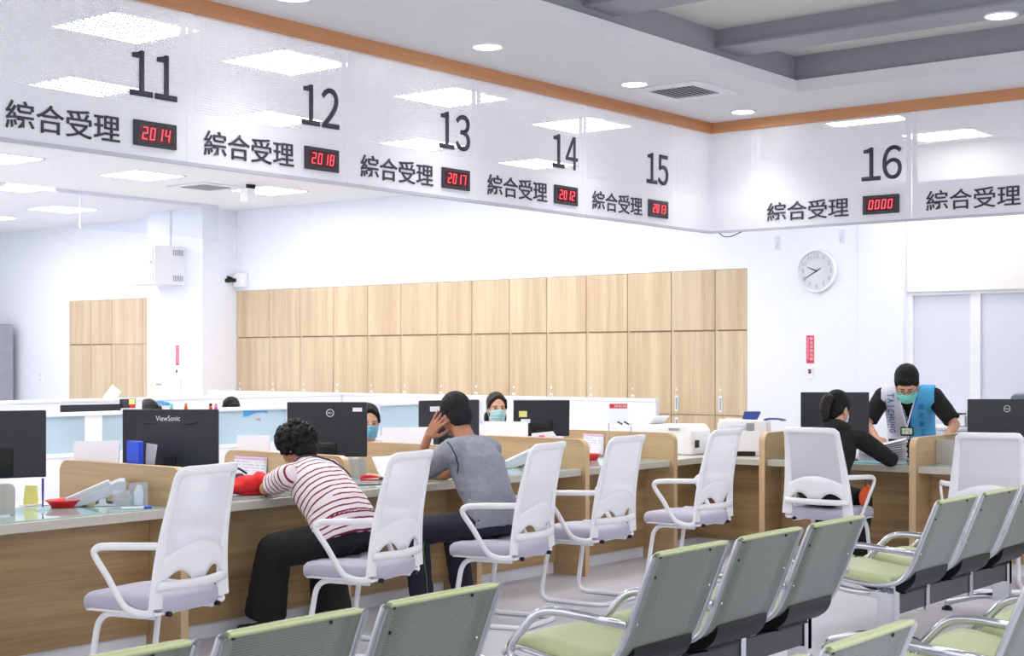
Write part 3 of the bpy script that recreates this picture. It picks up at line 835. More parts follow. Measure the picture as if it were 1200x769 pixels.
for k, x in enumerate(FX):
    divider((x, 6.05, 0), 0, 'oak counter divider board ' + ['at the left picture edge', 'behind the grey desk phone next to the red tray', 'between the striped-shirt person and the blue folder', 'beside the person in grey with hand on face', 'behind the phone right of the person in grey', 'beside the clear tiered stand near the corner'][k])
lab = ['counter unit at the left picture edge', 'oak counter unit with the red tray and grey desk phone', 'oak counter unit where the person in stripes leans', 'oak counter unit where the person in grey sits', 'oak counter unit behind the third and fourth white chairs', 'oak counter unit with the calendar sheet and red tray', 'oak corner counter unit under the white printers']
g = 0.026
unit(((2.4 + FX[0] - g) / 2, SY, 0), 0, FX[0] - 2.4 - g, 'oak counter unit running out of the picture at the left')
for k in range(5):
    a, b = FX[k] + g, FX[k + 1] - g
    wing = {0: (-(b - a) / 2, -(b - a) / 2 + 0.39, 0.30, 0.91, 'low grey desk screen at the left picture edge'), 2: (-(b - a) / 2, -(b - a) / 2 + 0.77, 0.59, 0.88, 'low grey desk screen behind the red stapler')}.get(k)
    unit(((a + b) / 2, SY, 0), 0, b - a, ['oak counter unit with the red round tray and grey desk phone', 'oak counter unit under the red bag and striped-shirt person', 'oak counter unit where the person in grey leans an elbow', 'oak counter unit with the dark desk phone behind the third white chair', 'oak counter unit with the small red tray and calendar sheet'][k], wing=wing)
# corner: an L of its own
CX = 10.10
t = thing('counter_unit', 'oak corner counter unit under the white printers', 'counter', (CX, SY, 0), 0, 'units of the service counter')
x0 = FX[5] + g - CX
bm = B(); prism(bm, [(x0, 0.0), (0.0, 0.0), (0.0, 5.57 + g - SY), (0.86, 5.57 + g - SY), (0.86, 0.96), (x0, 0.96)], 'xy', 0.703, 0.75); obj('worktop', bm, M['top'], t, bevel=0.003)
bm = B(); box(bm, x0, 0.245, 0.22, 0.245, 0.085, 0.703); obj('front_panel', bm, M['desk'], t)
bm = B(); box(bm, 0.22, 0.245, 5.57 + g - SY, 0.22, 0.085, 0.703); obj('front_panel', bm, M['desk_y'], t)
bm = B(); box(bm, x0, 0.25, 0.245, 0.26, 0.0, 0.085); box(bm, 0.245, 0.26, 5.57 + g - SY, 0.245, 0.0, 0.085); obj('kick_plate', bm, M['white_metal'], t)
# right-hand counter, local x runs towards -Y
RY = [5.57, 4.36, 3.15]
for k, y in enumerate(RY):
    divider((CX - 0.03, y, 0), -math.pi / 2, 'oak divider board on the right counter, ' + ['beside the white laser printer', 'between the standing volunteer and the far right monitor', 'outside the right picture edge'][k])
for k in range(2):
    a, b = RY[k] - g, RY[k + 1] + g; wd = a - b
    unit((CX, (a + b) / 2, 0), -math.pi / 2, wd, ['oak right-hand counter unit with the paper stack of the volunteer', 'oak right-hand counter unit under the far right monitor'][k], 0.86, wing=[(-wd / 2, -wd / 2 + 0.42, 0.32, 0.93, 'low grey desk screen right of the white laser printer'), (-wd / 2, -wd / 2 + 0.8, 0.32, 0.93, 'low grey desk screen before the far right monitor')][k])
unit((CX, 2.4, 0), -math.pi / 2, 1.4, 'oak right-hand counter unit outside the right picture edge', 0.86)

# ------------------------------------------------------------------ white service chairs
def make_chair():
    t = thing('service_chair', 'x', 'chair', (0, 0, 0), 0, 'white mesh-back chairs along the service counter')
    # seat cushion
    out = []
    for k in range(40):
        a = 2 * math.pi * k / 40; ca, sa = math.cos(a), math.sin(a)
        e = 0.38
        x = 0.245 * (abs(ca) ** e) * (1 if ca >= 0 else -1); y = 0.235 * (abs(sa) ** e) * (1 if sa >= 0 else -1)
        out.append((x * (1.0 + 0.04 * (y > 0)), y + 0.02))
    bm = B(); rings = []
    for sc, z in ((0.9, 0.405), (0.985, 0.412), (1.0, 0.435), (0.99, 0.46), (0.93, 0.476), (0.6, 0.482), (0.2, 0.48)):
        rings.append([bm.verts.new((x * sc, y * sc + 0.02 * (1 - sc), z - (0.012 if y > 0.18 else 0) - 0.012 * (y < -0.2))) for x, y in out])
    for A, C_ in zip(rings, rings[1:]):
        for k in range(40): bm.faces.new((A[k], A[(k + 1) % 40], C_[(k + 1) % 40], C_[k]))
    bm.faces.new(rings[0][::-1]); bm.faces.new(rings[-1])
    obj('seat', bm, M['lilac'], t, 60)
    # back surface: u in -1..1 across, v 0..1 from the seat to the top
    def back(u, v, off=0.0):
        z = 0.425 + 0.60 * v
        y = -0.205 - 0.05 * v - 0.035 * v * v + 0.012 * math.sin(math.pi * min(1, v * 1.2))
        if v > 0.9: y -= (v - 0.9) ** 2 * 2.2
        w_ = 0.252 - 0.046 * v
        y += 0.05 * (u * u - 0.6) * (0.55 + 0.45 * (1 - v))
        return V((u * w_, y + off, z))
    # frame: side rails and top rail
    bm = B(); n = 16
    path = [back(-0.93, k / n) for k in range(n)] + [back(-0.93, 0.965)] + [back(-0.86, 0.995)] + [back(-0.7 + 1.4 * k / 8, 1.0) for k in range(9)] + [back(0.86, 0.995)] + [back(0.93, 0.965)] + [back(0.93, k / n) for k in range(n - 1, -1, -1)]
    rings = []
    for i, p in enumerate(path):
        tt = (path[min(i + 1, len(path) - 1)] - path[max(i - 1, 0)]).normalized()
        nrm = V((0, 1, 0)); side = tt.cross(nrm).normalized(); nn = side.cross(tt).normalized()
        wdt = 0.020 if p.z > 0.99 else (0.016 + 0.024 * (1 - (p.z - 0.425) / 0.6) ** 1.3)
        rings.append([bm.verts.new(p + side * (wdt * a) + nn * (0.011 * b)) for a, b in ((-1, -0.6), (-0.7, -1), (0.7, -1), (1, -0.6), (1, 0.6), (0.7, 1), (-0.7, 1), (-1, 0.6))])
    for A, C_ in zip(rings, rings[1:]):
        for k in range(8): bm.faces.new((A[k], A[(k + 1) % 8], C_[(k + 1) % 8], C_[k]))
    bm.faces.new(rings[0][::-1]); bm.faces.new(rings[-1])
    obj('back_frame', bm, M['white'], t, 60)
    bm = B(); grid(bm, lambda u, v: back(-0.9 + 1.8 * u, 0.30 + 0.68 * v), 16, 18); o = obj('back_mesh', bm, M['mesh'], t, 180)
    # lumbar plate with two arched openings above the cross bar
    def hi(u): return 0.46 - 0.12 * abs(u) ** 1.9
    def lo(u):
        bump = 0.0
        for c_ in (-0.5, 0.5):
            d = (u - c_) / 0.33
            if abs(d) < 1: bump = max(bump, 0.086 * math.cos(d * math.pi / 2) ** 0.8)
        return 0.175 + bump
    bm = B(); grid(bm, lambda a, b: back(-0.93 + 1.86 * a, lo(-0.93 + 1.86 * a) * (1 - b) + hi(-0.93 + 1.86 * a) * b, -0.004), 48, 4)
    o = obj('lumbar_plate', bm, M['white'], t, 180); solid(o, 0.007)
    bm = B(); grid(bm, lambda a, b: back(-1.0 + 2.0 * a, 0.13 + 0.065 * b, -0.012 - 0.018 * (1 - (2 * a - 1) ** 2)), 24, 2)
    o = obj('cross_bar', bm, M['white'], t, 180); solid(o, 0.016)
    # arms: flat loop from the rail forward, down and back under the seat
    for s in (-1, 1):
        p = [back(0.95 * s, 0.455), V((s * 0.272, -0.12, 0.698)), V((s * 0.288, 0.02, 0.692)), V((s * 0.29, 0.085, 0.682)), V((s * 0.289, 0.103, 0.65)), V((s * 0.28, 0.04, 0.56)), V((s * 0.265, -0.035, 0.44)), V((s * 0.256, -0.09, 0.408)), V((s * 0.252, -0.15, 0.402)), back(0.97 * s, 0.0) + V((0, 0.0, -0.012))]
        bm = B(); tube(bm, smooth_path(p, 6), 0.01, 10, flat=(0.017, 0.0095, (s, 0, 0.02))); obj('armrest', bm, M['white'], t, 60)
    bm = B(); box(bm, -0.24, 0.24, -0.2, 0.2, 0.392, 0.408); o = obj('seat_pan', bm, M['white'], t, bevel=0.006)
    # cantilever tube frame
    R_ = 0.0145
    p = [V((-0.2, -0.16, 0.383)), V((-0.205, 0.15, 0.383)), V((-0.22, 0.21, 0.014)), V((-0.215, -0.24, 0.014)), V((0.215, -0.24, 0.014)), V((0.22, 0.21, 0.014)), V((0.205, 0.15, 0.383)), V((0.2, -0.16, 0.383))]
    bm = B(); tube(bm, round_path(p, 0.085, 7), R_, 12); obj('tube_frame', bm, M['white_metal'], t, 180)
    for s in (-1, 1):
        bm = B(); tube(bm, [V((s * 0.17, -0.2, 0.396)), V((s * 0.17, -0.222, 0.395))], 0.012, 10); obj('screw_cap', bm, M['black'], t, 40)
    return t
ch = make_chair()
spots = [(4.273, 5.462, 12, 'white mesh-back service chair at far left, in front of the grey desk phone'),
         (5.573, 5.42, 12, 'white mesh-back service chair the person in the striped shirt sits on'),
         (6.662, 5.366, 11, 'white mesh-back service chair the person in the grey shirt sits on'),
         (7.626, 5.46, 4, 'empty white mesh-back service chair before the small red tray, right of the person in grey'),
         (8.79, 5.432, 2, 'empty white mesh-back service chair nearest the counter corner'),
         (9.672, 4.805, -90, 'white mesh-back service chair the person in black with ponytail sits on'),
         (9.67, 3.67, -66, 'empty white mesh-back service chair before the far right monitor')]
for i, (x, y, a, l) in enumerate(spots):
    if i == 0: ch.location = (x, y, 0); ch.rotation_euler = (0, 0, math.radians(a)); ch['label'] = l
    else: dup(ch, (x, y, 0), math.radians(a), l)

# ------------------------------------------------------------------ waiting-room benches
PROF = [(-0.300, 0.800), (-0.292, 0.790), (-0.255, 0.700), (-0.215, 0.600), (-0.178, 0.510), (-0.145, 0.445), (-0.10, 0.398), (-0.03, 0.375), (0.08, 0.372), (0.20, 0.385), (0.31, 0.40), (0.37, 0.395), (0.395, 0.372)]
def prof_path(off=0.0, a=0, b=None, n=5):
    P = smooth_path([(0, y, z) for y, z in PROF[a:b]], n); out = []
    for i, p in enumerate(P):
        t_ = (P[min(i + 1, len(P) - 1)] - P[max(i - 1, 0)]).normalized(); nrm = V((0, -t_.z, t_.y)).normalized()
        if nrm.z < 0 and nrm.y < 0: nrm = -nrm
        out.append(p + nrm * off)
    return out
def make_seat(t, x):
    HW = 0.258
    def shell(path, hw, name, mat, th, bev=0.0):
        bm = B(); L = len(path)
        vs = [[bm.verts.new((x0, p.y, p.z)) for x0 in (-hw, -hw * 0.5, 0, hw * 0.5, hw)] for p in path]
        for a, b in zip(vs, vs[1:]):
            for k in range(4): bm.faces.new((a[k], a[k + 1], b[k + 1], b[k]))
        o = obj(name, bm, mat, t, 180); o.location.x = x; solid(o, th); return o
    full = prof_path()
    nb = 5 * 6
    shell(full[:nb], HW, 'back_panel', M['perf'], 0.006)
    shell(full[nb - 1:], HW, 'seat_panel', M['perf'], 0.006)
    # pads on the front faces with rounded edges; the back pad wraps over the top edge
    def pad(path, hw, th, name):
        bm = B(); L = len(path); rows_ = []
        for i, p in enumerate(path):
            tt = (path[min(i + 1, L - 1)] - path[max(i - 1, 0)]).normalized(); nrm = V((0, -tt.z, tt.y)); nrm = nrm if (nrm.z > 0 or nrm.y > 0) else -nrm
            e = min(1.0, min(i, L - 1 - i) / 3.0); h = th * (0.35 + 0.65 * math.sqrt(e))
            row = [(-hw, 0.0), (-hw, h * 0.6), (-hw + 0.012, h), (-hw * 0.5, h * 1.08), (0, h * 1.1), (hw * 0.5, h * 1.08), (hw - 0.012, h), (hw, h * 0.6), (hw, 0.0)]
            rows_.append([bm.verts.new(p + V((u, 0, 0)) + nrm * (w_ + 0.004)) for u, w_ in row])
        for a, b in zip(rows_, rows_[1:]):
            for k in range(8): bm.faces.new((a[k], a[k + 1], b[k + 1], b[k]))
            bm.faces.new((a[8], a[0], b[0], b[8]))
        bm.faces.new(rows_[0]); bm.faces.new(rows_[-1][::-1])
        o = obj(name, bm, M['green'], t, 60); o.location.x = x
    fp = prof_path(0.0)
    top = [V((0, -0.312, 0.800)), V((0, -0.309, 0.8065)), V((0, -0.300, 0.8095))]
    pad(fp[1:24], HW - 0.02, 0.018, 'back_pad')
    bm = B(); tube(bm, [V((q * (HW - 0.02), -0.297 + 0.0, 0.804)) for q in (-1, -0.5, 0, 0.5, 1)], 0.01, 10, flat=(0.013, 0.0085, (0, 0.2, 1))); o = obj('pad_edge', bm, M['green'], t, 60); o.location.x = x
    pad(fp[34:58], HW - 0.018, 0.034, 'seat_pad')
    # chrome side frames
    for s in (-1, 1):
        bm = B(); tube(bm, [p + V((s * (HW + 0.002), 0, 0)) for p in fp], 0.01, 10, flat=(0.0115, 0.013, (1, 0, 0)))
        o = obj('side_frame', bm, M['alu'], t, 180); o.location.x = x
        for zz in (2, 14, 24):
            pass
    for sx_, i in ((-0.86, 4), (0.5, 5), (-0.8, 9), (0.86, 13), (-0.85, 18)):
        p = full[i]; bm = B(); ell(bm, (sx_ * HW, p.y - 0.004, p.z - 0.002), (0.006, 0.005, 0.006), seg=10, ring=6); o = obj('rivet', bm, M['chrome'] if i > 10 else M['black'], t, 180); o.location.x = x
    # black crescent bracket under the bend
    run = prof_path()[25:47]; L = len(run); outer = []
    for i, p in enumerate(run):
        tt = (run[min(i + 1, L - 1)] - run[max(i - 1, 0)]).normalized(); nrm = V((0, -tt.z, tt.y)); nrm = -nrm if (nrm.z > 0 or nrm.y > 0) else nrm
        outer.append(p + nrm * (0.006 + 0.046 * max(0.0, math.sin(math.pi * i / (L - 1))) ** 0.8))
    o_ = [(p.y - 0.004 * (p.y < -0.1), p.z - 0.0045) for p in run] + [(p.y, p.z) for p in outer[::-1]]
    bm = B(); prism(bm, o_, 'yz', -0.17, 0.236); o = obj('bracket', bm, M['black'], t, bevel=0.004); o.location.x = x
    bm = B(); prism(bm, [(-0.075, 0.318), (0.04, 0.318), (0.03, 0.35), (-0.06, 0.345)], 'yz', -0.12, 0.16); o = obj('mount', bm, M['black'], t, bevel=0.003); o.location.x = x
def make_bench():
    t = thing('waiting_bench', 'x', 'bench', (0, 0, 0), 0, 'beam benches of grey perforated steel with green pads')
    for k in range(3): make_seat(t, 0.6 * k)
    bm = B(); box(bm, -0.15, 1.35, -0.05, 0.03, 0.215, 0.318); obj('beam', bm, M['grey_beam'], t, bevel=0.004)
    for x in (-0.153, 1.353):
        bm = B(); box(bm, min(x, x * 1.0) - 0.004, x + 0.004, -0.055, 0.035, 0.21, 0.323); obj('beam_cap', bm, M['black'], t, bevel=0.003)
    for k in range(4):
        x = -0.30 + 0.6 * k
        p = round_path([V((x, -0.20, 0.55)), V((x, 0.10, 0.572)), V((x, 0.2, 0.56)), V((x, 0.33, 0.42)), V((x, 0.33, 0.372)), V((x, 0.15, 0.335)), V((x, -0.02, 0.335))], 0.08, 6)
        bm = B(); tube(bm, p, 0.012, 12, flat=(0.017, 0.011, (1, 0, 0))); obj('armrest', bm, M['chrome'], t, 180)
        bm = B(); box(bm, x - 0.025, x + 0.025, -0.045, 0.025, 0.318, 0.35); obj('clamp', bm, M['chrome'], t, bevel=0.004)
    for k in range(3):
        x = 0.6 * k + 0.2
        bm = B(); box(bm, x - 0.025, x + 0.025, -0.045, 0.025, 0.19, 0.215); box(bm, x - 0.02, x + 0.02, -0.06, -0.05, 0.19, 0.37); obj('clamp', bm, M['chrome'], t, bevel=0.003)
    for x in (-0.19, 1.39):
        lg = B(); box(lg, x - 0.032, x + 0.032, -0.06, 0.035, 0.09, 0.375); leg = obj('leg', lg, M['chrome'], t, bevel=0.006)
        for s in (-1, 1):
            bm = B(); tube(bm, round_path([V((x, -0.01, 0.115)), V((x, s * 0.13, 0.105)), V((x, s * 0.31, 0.052)), V((x, s * 0.325, 0.026))], 0.05, 5), 0.02, 12); obj('foot', bm, M['chrome'], leg, 180)
            bm = B(); lathe(bm, [(0.03, 0.0), (0.032, 0.006), (0.028, 0.016), (0.014, 0.024), (0.012, 0.04)], (x, s * 0.325, 0), 16); obj('foot_pad', bm, M['black'], leg, 60)
    return t
be = make_bench()
bspots = [(2.14, 3.21, 'grey waiting bench with green pads at the bottom left of the photo'),
          (4.74, 3.21, 'grey waiting bench with green pads in the bottom centre of the photo'),
          (7.28, 3.21, 'grey waiting bench with green pads at the right, before the far right chair'),
          (2.32, 1.93, 'waiting bench in the nearest row, only one seat top showing at bottom'),
          (4.92, 1.93, 'waiting bench at the bottom right corner, only armrests and seat edge showing')]
for i, (x, y, l) in enumerate(bspots):
    if i == 0: be.location = (x, y, 0); be['label'] = l
    else: dup(be, (x, y, 0), 0, l)

# ------------------------------------------------------------------ low office partitions behind the counter
def partition(loc, rz, length, label, z=1.13, panes=(), solid_strip=False):
    t = thing('office_partition', label, 'partition', loc, rz, 'low white office partitions')
    bm = B(); box(bm, 0, length, -0.02, 0.02, 0.0, 0.80); obj('lower_panel', bm, M['white_gloss'], t, bevel=0.003)
    bm = B(); box(bm, 0, length, -0.03, 0.03, z - 0.03, z); obj('top_rail', bm, M['white_metal'], t, bevel=0.004)
    bm = B(); box(bm, 0, length, -0.026, 0.026, 0.80, 0.83); obj('middle_rail', bm, M['white_metal'], t, bevel=0.003)
    x = 0.0
    for a, b in list(panes):
        bm = B(); box(bm, x, a, -0.024, 0.024, 0.83, z - 0.03); obj('post', bm, M['white_metal'], t, bevel=0.003)
        bm = B(); box(bm, a, b, -0.004, 0.004, 0.83, z - 0.03); obj('frosted_pane', bm, M['frost'], t)
        x = b
    bm = B(); box(bm, x, length, -0.024, 0.024, 0.83, z - 0.03); obj('post' if panes else 'upper_panel', bm, M['white_metal'], t, bevel=0.003)
    return t
p1 = partition((5.2, 9.3, 0), 0, 6.0, 'white office partition with frosted panes behind the monitors', 1.13,
          [(0.35, 0.9), (1.0, 1.41), (1.56, 2.05), (2.2, 3.42), (3.5, 4.45), (4.55, 5.3), (5.38, 5.92)])
for (a, b, z0, z1, y) in ((2.95, 3.22, 1.045, 1.1, -0.006), (4.15, 4.4, 1.05, 1.1, -0.006)):
    bm = B(); prism(bm, [(a, z0), (a + 0.05, z0 + 0.005), (a + 0.12, z0 + 0.03), (a + 0.2, z0 + 0.035), (b, z0 + 0.025), (b - 0.01, z0 + 0.045), (b - 0.06, z1 - 0.004), (a + 0.12, z1 - 0.01), (a + 0.06, z1), (a, z1)], 'xz', y, y - 0.001); obj('wave_logo', bm, M['sky_print'], p1)
    text('logo_text', '戶政', M['red'], p1, (a + 0.1, a + 0.22, z0 - 0.035, z0 - 0.01), (0, y, 0), (1, 0, 0), (0, 0, 1), 0.0005, True)
partition((11.2, 7.25, 0), math.pi / 2, 6.1, 'plain white office partition in front of the oak cabinets', 1.17)
p2 = partition((5.6, 11.2, 0), 0, 5.55, 'plain white office partition far behind at the left', 1.17)
bm = B(); prism(bm, [(3.05, 1.08), (3.12, 1.085), (3.2, 1.10), (3.3, 1.09), (3.29, 1.115), (3.2, 1.135), (3.12, 1.13), (3.05, 1.14)], 'xz', -0.031, -0.0335); obj('wave_logo', bm, M['sky_print'], p2)
t = thing('binder_stack', 'pale blue binders standing behind a frosted pane', 'binders', (7.95, 9.55, 0.75))
for k in range(3):
    bm = B(); box(bm, 0.09 * k, 0.09 * k + 0.08, 0, 0.2, 0, 0.28); obj('binder', bm, plain('sky_binder', (70, 130, 190), 0.5), t, bevel=0.004)
def office_desk(x, y, label):
    t = thing('office_desk', label, 'desk', (x, y, 0), 0, 'white desks behind the partition')
    bm = B(); box(bm, -0.75, 0.75, -0.32, 0.32, 0.72, 0.75); obj('desktop', bm, M['white_gloss'], t, bevel=0.004)
    for sx in (-0.7, 0.7):
        bm = B(); box(bm, sx - 0.02, sx + 0.02, -0.3, 0.3, 0, 0.72); obj('leg', bm, M['white_metal'], t)
office_desk(8.3, 9.66, 'white desk right behind the frosted partition, with blue binders')
office_desk(6.72, 9.66, 'white desk behind the left frosted panes, with a black monitor')

# ------------------------------------------------------------------ monitors
CA = math.radians(38.5 - 90)
def monitor(x, y, zbase, top, w_, h_, rz, label, logo=None, tilt=0.0, mat='monitor', sticker=None, dell_x=0.0):
    t = thing('monitor', label, 'monitor', (x, y, zbase), rz, 'black computer monitors seen from behind')
    zc = top - zbase - h_ / 2
    mt = Matrix.Translation((0, 0, zc)) @ Matrix.Rotation(tilt, 4, 'X')
    def mk(nm, bm, m, par=t, **k):
        for v in bm.verts: v.co = mt @ v.co
        return obj(nm, bm, m, par, **k)
    bm = B(); prism(bm, rrect(-w_ / 2, w_ / 2, -h_ / 2, h_ / 2, 0.006, 3), 'xz', -0.012, 0.012); sh = mk('shell', bm, M[mat], bevel=0.003)
    bm = B(); box(bm, -w_ / 2 + 0.01, w_ / 2 - 0.01, 0.0115, 0.0135, -h_ / 2 + 0.012, h_ / 2 - 0.01); mk('screen', bm, plain('dim_screen', (60, 80, 120), 0.2))
    # shallow hump on the back
    hw_, h0, h1, hd_ = {'view': (0.36, -0.46, 0.3, 0.02), 'dell': (0.13, -0.5, -0.22, 0.03)}.get(logo, (0.2, -0.5, -0.05, 0.03))
    bm = B()
    grid(bm, lambda u, v: V(((u - 0.5) * w_ * 2 * hw_, -0.0115 - hd_ * (math.sin(math.pi * u) * math.sin(math.pi * v)) ** 0.4, h_ * (h0 + (h1 - h0) * v))), 18, 12)
    mk('rear_cover', bm, M[mat if logo == 'view' else 'black'], smooth=40)
    if logo == 'view':
        text('brand_name', 'ViewSonic', M['print_white'], t, (-0.082, 0.055, zc + h_ * 0.5 - 0.065, zc + h_ * 0.5 - 0.036), (0, -0.0125, 0), (1, 0, 0), (0, 0, 1), 0.0006)
        for s in (-1, 1):
            bm = B(); tube(bm, smooth_path([V((s * 0.02, -0.014, h_ * 0.5 - 0.085)), V((s * 0.08, -0.016, h_ * 0.5 - 0.086)), V((s * 0.15, -0.014, h_ * 0.5 - 0.076))], 5), 0.006, 8); mk('vent_groove', bm, M['black'], smooth=180)
    if logo == 'dell':
        cz = zc + h_ * 0.5 - 0.07
        bm = B(); tube(bm, [V((dell_x + 0.023 * math.cos(a), -0.0135, cz + 0.023 * math.sin(a))) for a in [2 * math.pi * k / 28 for k in range(28)]], 0.0022, 8, True); obj('logo_ring', bm, M['print_white'], t, 180)
        text('brand_name', 'DELL', M['print_white'], t, (dell_x - 0.016, dell_x + 0.016, cz - 0.006, cz + 0.006), (0, -0.0135, 0), (1, 0, 0), (0, 0, 1), 0.0006)
    if sticker:
        for (a, b, c_, d, m) in sticker:
            bm = B(); box(bm, a, b, -0.0137, -0.0125, c_, d)
            mk('sticker', bm, M[m])
    bm = B(); prism(bm, [(-0.03, 0.008), (0.03, 0.008), (0.035, zc - h_ * 0.3), (-0.035, zc - h_ * 0.3)], 'xz', -0.045, -0.02); obj('neck', bm, M['black'], t, bevel=0.004)
    bm = B(); prism(bm, rrect(-0.1, 0.1, -0.08, 0.06, 0.03, 4), 'xy', 0.0, 0.012); obj('base', bm, M['black'], t, bevel=0.003)
    return t
TZ = 0.7565
monitor(4.20, 6.68, TZ, 1.253, 0.54, 0.34, math.radians(-22), 'black monitor cut off by the left picture edge')
vs = monitor(5.366, 6.73, TZ, 1.231, 0.54, 0.33, CA, 'black monitor with a silver brand name, blue folder in front', 'view')
monitor(6.73, 6.87, TZ, 1.241, 0.513, 0.352, CA, 'black monitor behind the head of the person in stripes', 'dell', sticker=[(0.165, 0.225, 0.115, 0.14, 'paper')], dell_x=0.02)
monitor(7.88, 6.83, TZ, 1.231, 0.50, 0.335, math.radians(-15), 'black monitor behind the head of the person in grey', None, sticker=[(-0.17, -0.09, 0.09, 0.125, 'paper')])
monitor(8.80, 6.72, TZ, 1.215, 0.42, 0.27, CA + 0.1, 'older dark monitor with yellow and white stickers by the masked clerk', None, 0.12, sticker=[(-0.17, -0.11, 0.01, 0.055, 'yellow'), (-0.155, -0.085, -0.035, -0.005, 'paper')])
monitor(10.63, 5.24, TZ - 0.006, 1.262, 0.53, 0.34, CA, 'black monitor behind the person with a ponytail', 'dell', dell_x=0.02)
monitor(10.80, 3.95, TZ - 0.006, 1.225, 0.57, 0.345, CA, 'black monitor at the far right picture edge, grey printer behind', 'dell')
monitor(7.05, 9.82, 0.75, 1.165, 0.50, 0.32, math.radians(-10), 'black monitor edge showing over the left frosted partition')

# ------------------------------------------------------------------ desk things
def sheet(name, label, cat, pts, mat, group=None, th=0.003):
    """thin upright or lying sheet from four corners"""
    P = [V(p) for p in pts]; c = sum(P, V()) / 4; base = V((c.x, c.y, min(p.z for p in P)))
    n = (P[1] - P[0]).cross(P[3] - P[0]).normalized() * th
    bm = B(); a = [bm.verts.new(p - base) for p in P]; b = [bm.verts.new(p - base + n) for p in P]
    bm.faces.new(a[::-1]); bm.faces.new(b)
    for k in range(4): bm.faces.new((a[k], a[(k + 1) % 4], b[(k + 1) % 4], b[k]))
    o = obj(name, bm, mat); o.location = base; return tag(o, label, cat, group)

def bowl(loc, r, h, label, rz=0):
    t = thing('plastic_tray', label, 'tray', loc, rz, 'red plastic trays on the counter')
    n = 40; bm = B(); rings = []
    for rr, z in ((0.62, 0.0), (0.66, 0.0), (0.9, h * 0.8), (1.0, h), (1.0, h + 0.003), (0.95, h), (0.86, h * 0.75), (0.62, 0.006), (0.0001, 0.006)):
        rings.append([bm.verts.new((r * rr * (1 + 0.018 * (k % 4 < 2) * (rr > 0.8)) * math.cos(2 * math.pi * k / n), r * rr * (1 + 0.018 * (k % 4 < 2) * (rr > 0.8)) * math.sin(2 * math.pi * k / n), z)) for k in range(n)])
    for A, C_ in zip(rings, rings[1:]):
        for k in range(n): bm.faces.new((A[k], A[(k + 1) % n], C_[(k + 1) % n], C_[k]))
    bm.faces.new(rings[0][::-1]); obj('dish', bm, M['red'], t, 50)
bowl((4.52, 6.53, TZ), 0.088, 0.034, 'red round fluted tray on the glass beside the grey desk phone')
bowl((9.16, 6.52, TZ), 0.07, 0.045, 'small red tray on the counter in front of the calendar sheet')

def phone(loc, rz, label):
    """desk phone on a slanted stand: handset, keypad, display"""
    t = thing('desk_phone', label, 'phone', loc, rz, 'slanted desk phones on the counter')
    bm = B(); prism(bm, [(-0.135, 0.012), (-0.13, 0.0), (-0.06, 0.0), (0.03, 0.03), (0.118, 0.058), (0.132, 0.085), (0.125, 0.106), (0.1, 0.106), (0.03, 0.076), (-0.1, 0.022)], 'xz', -0.085, 0.085); obj('body', bm, M['grey_phone'], t, bevel=0.004)
    for s in (-1, 1):
        bm = B(); prism(bm, [(0.0, 0.0), (0.09, 0.0), (0.09, 0.006), (0.05, 0.012), (0.045, 0.06), (0.02, 0.05), (0.018, 0.012), (0.0, 0.006)], 'xz', s * 0.07 - 0.006, s * 0.07 + 0.006); obj('stand', bm, M['white'], t, bevel=0.002)
    d = V((0.13, 0, 0.056)).normalized(); up = V((-d.z, 0, d.x))
    rot = Matrix((d, V((0, 1, 0)), up)).transposed().to_4x4()
    m0 = Matrix.Translation(V((-0.03, 0, 0.041))) @ rot
    bm = B(); box(bm, -0.085, 0.11, -0.084, -0.03, 0.004, 0.03); 
    for v in bm.verts: v.co = m0 @ v.co
    obj('handset', bm, M['grey_phone'], t, bevel=0.008)
    bm = B(); box(bm, 0.05, 0.11, -0.015, 0.075, 0.002, 0.008)
    for v in bm.verts: v.co = m0 @ v.co
    obj('display', bm, M['dark'], t, bevel=0.002)
    for i in range(4):
        for j in range(3):
            bm = B(); box(bm, -0.07 + 0.026 * i, -0.052 + 0.026 * i, -0.012 + 0.028 * j, 0.01 + 0.028 * j, 0.002, 0.008)
            for v in bm.verts: v.co = m0 @ v.co
            obj('key', bm, M['grey'], t)
    t.scale = (1.22, 1.22, 1.22)
    bm = B(); tube(bm, smooth_path([(0.12, -0.06, 0.08), (0.15, -0.05, 0.03), (0.12, -0.02, 0.006), (0.06, 0.03, 0.005)], 6), 0.004, 6); obj('cord', bm, M['grey_phone'], t, 180)
M['grey_phone'] = plain('pale_grey_phone', (196, 198, 206), 0.45)
phone((4.69, 6.50, TZ), math.radians(-38), 'pale grey desk phone on a slanted stand beside the red round tray')
phone((8.22, 6.47, TZ), math.radians(-38), 'pale grey desk phone behind the third white chair')

def acrylic_stand(loc, rz, label, w_=0.09, h_=0.12, slip=True):
    t = thing('acrylic_stand', label, 'holder', loc, rz, 'clear acrylic holders on the counter')
    for a in ((-w_ / 2, w_ / 2, -0.03, -0.027, 0, h_), (-w_ / 2, w_ / 2, 0.027, 0.03, 0, h_), (-w_ / 2, -w_ / 2 + 0.003, -0.03, 0.03, 0, h_), (w_ / 2 - 0.003, w_ / 2, -0.03, 0.03, 0, h_)):
        bm = B(); box(bm, *a); obj('panel', bm, M['acrylic'], t)
    bm = B(); box(bm, -w_ / 2, w_ / 2, -0.03, 0.03, 0, 0.004); obj('base', bm, M['acrylic'], t)
    if slip:
        bm = B(); prism(bm, [(-0.02, 0.006), (0.022, 0.006), (0.026, 0.06), (0.018, 0.105), (-0.004, 0.112), (-0.022, 0.07)], 'xz', -0.004, 0.004); obj('paper_slip', bm, M['paper'], t)
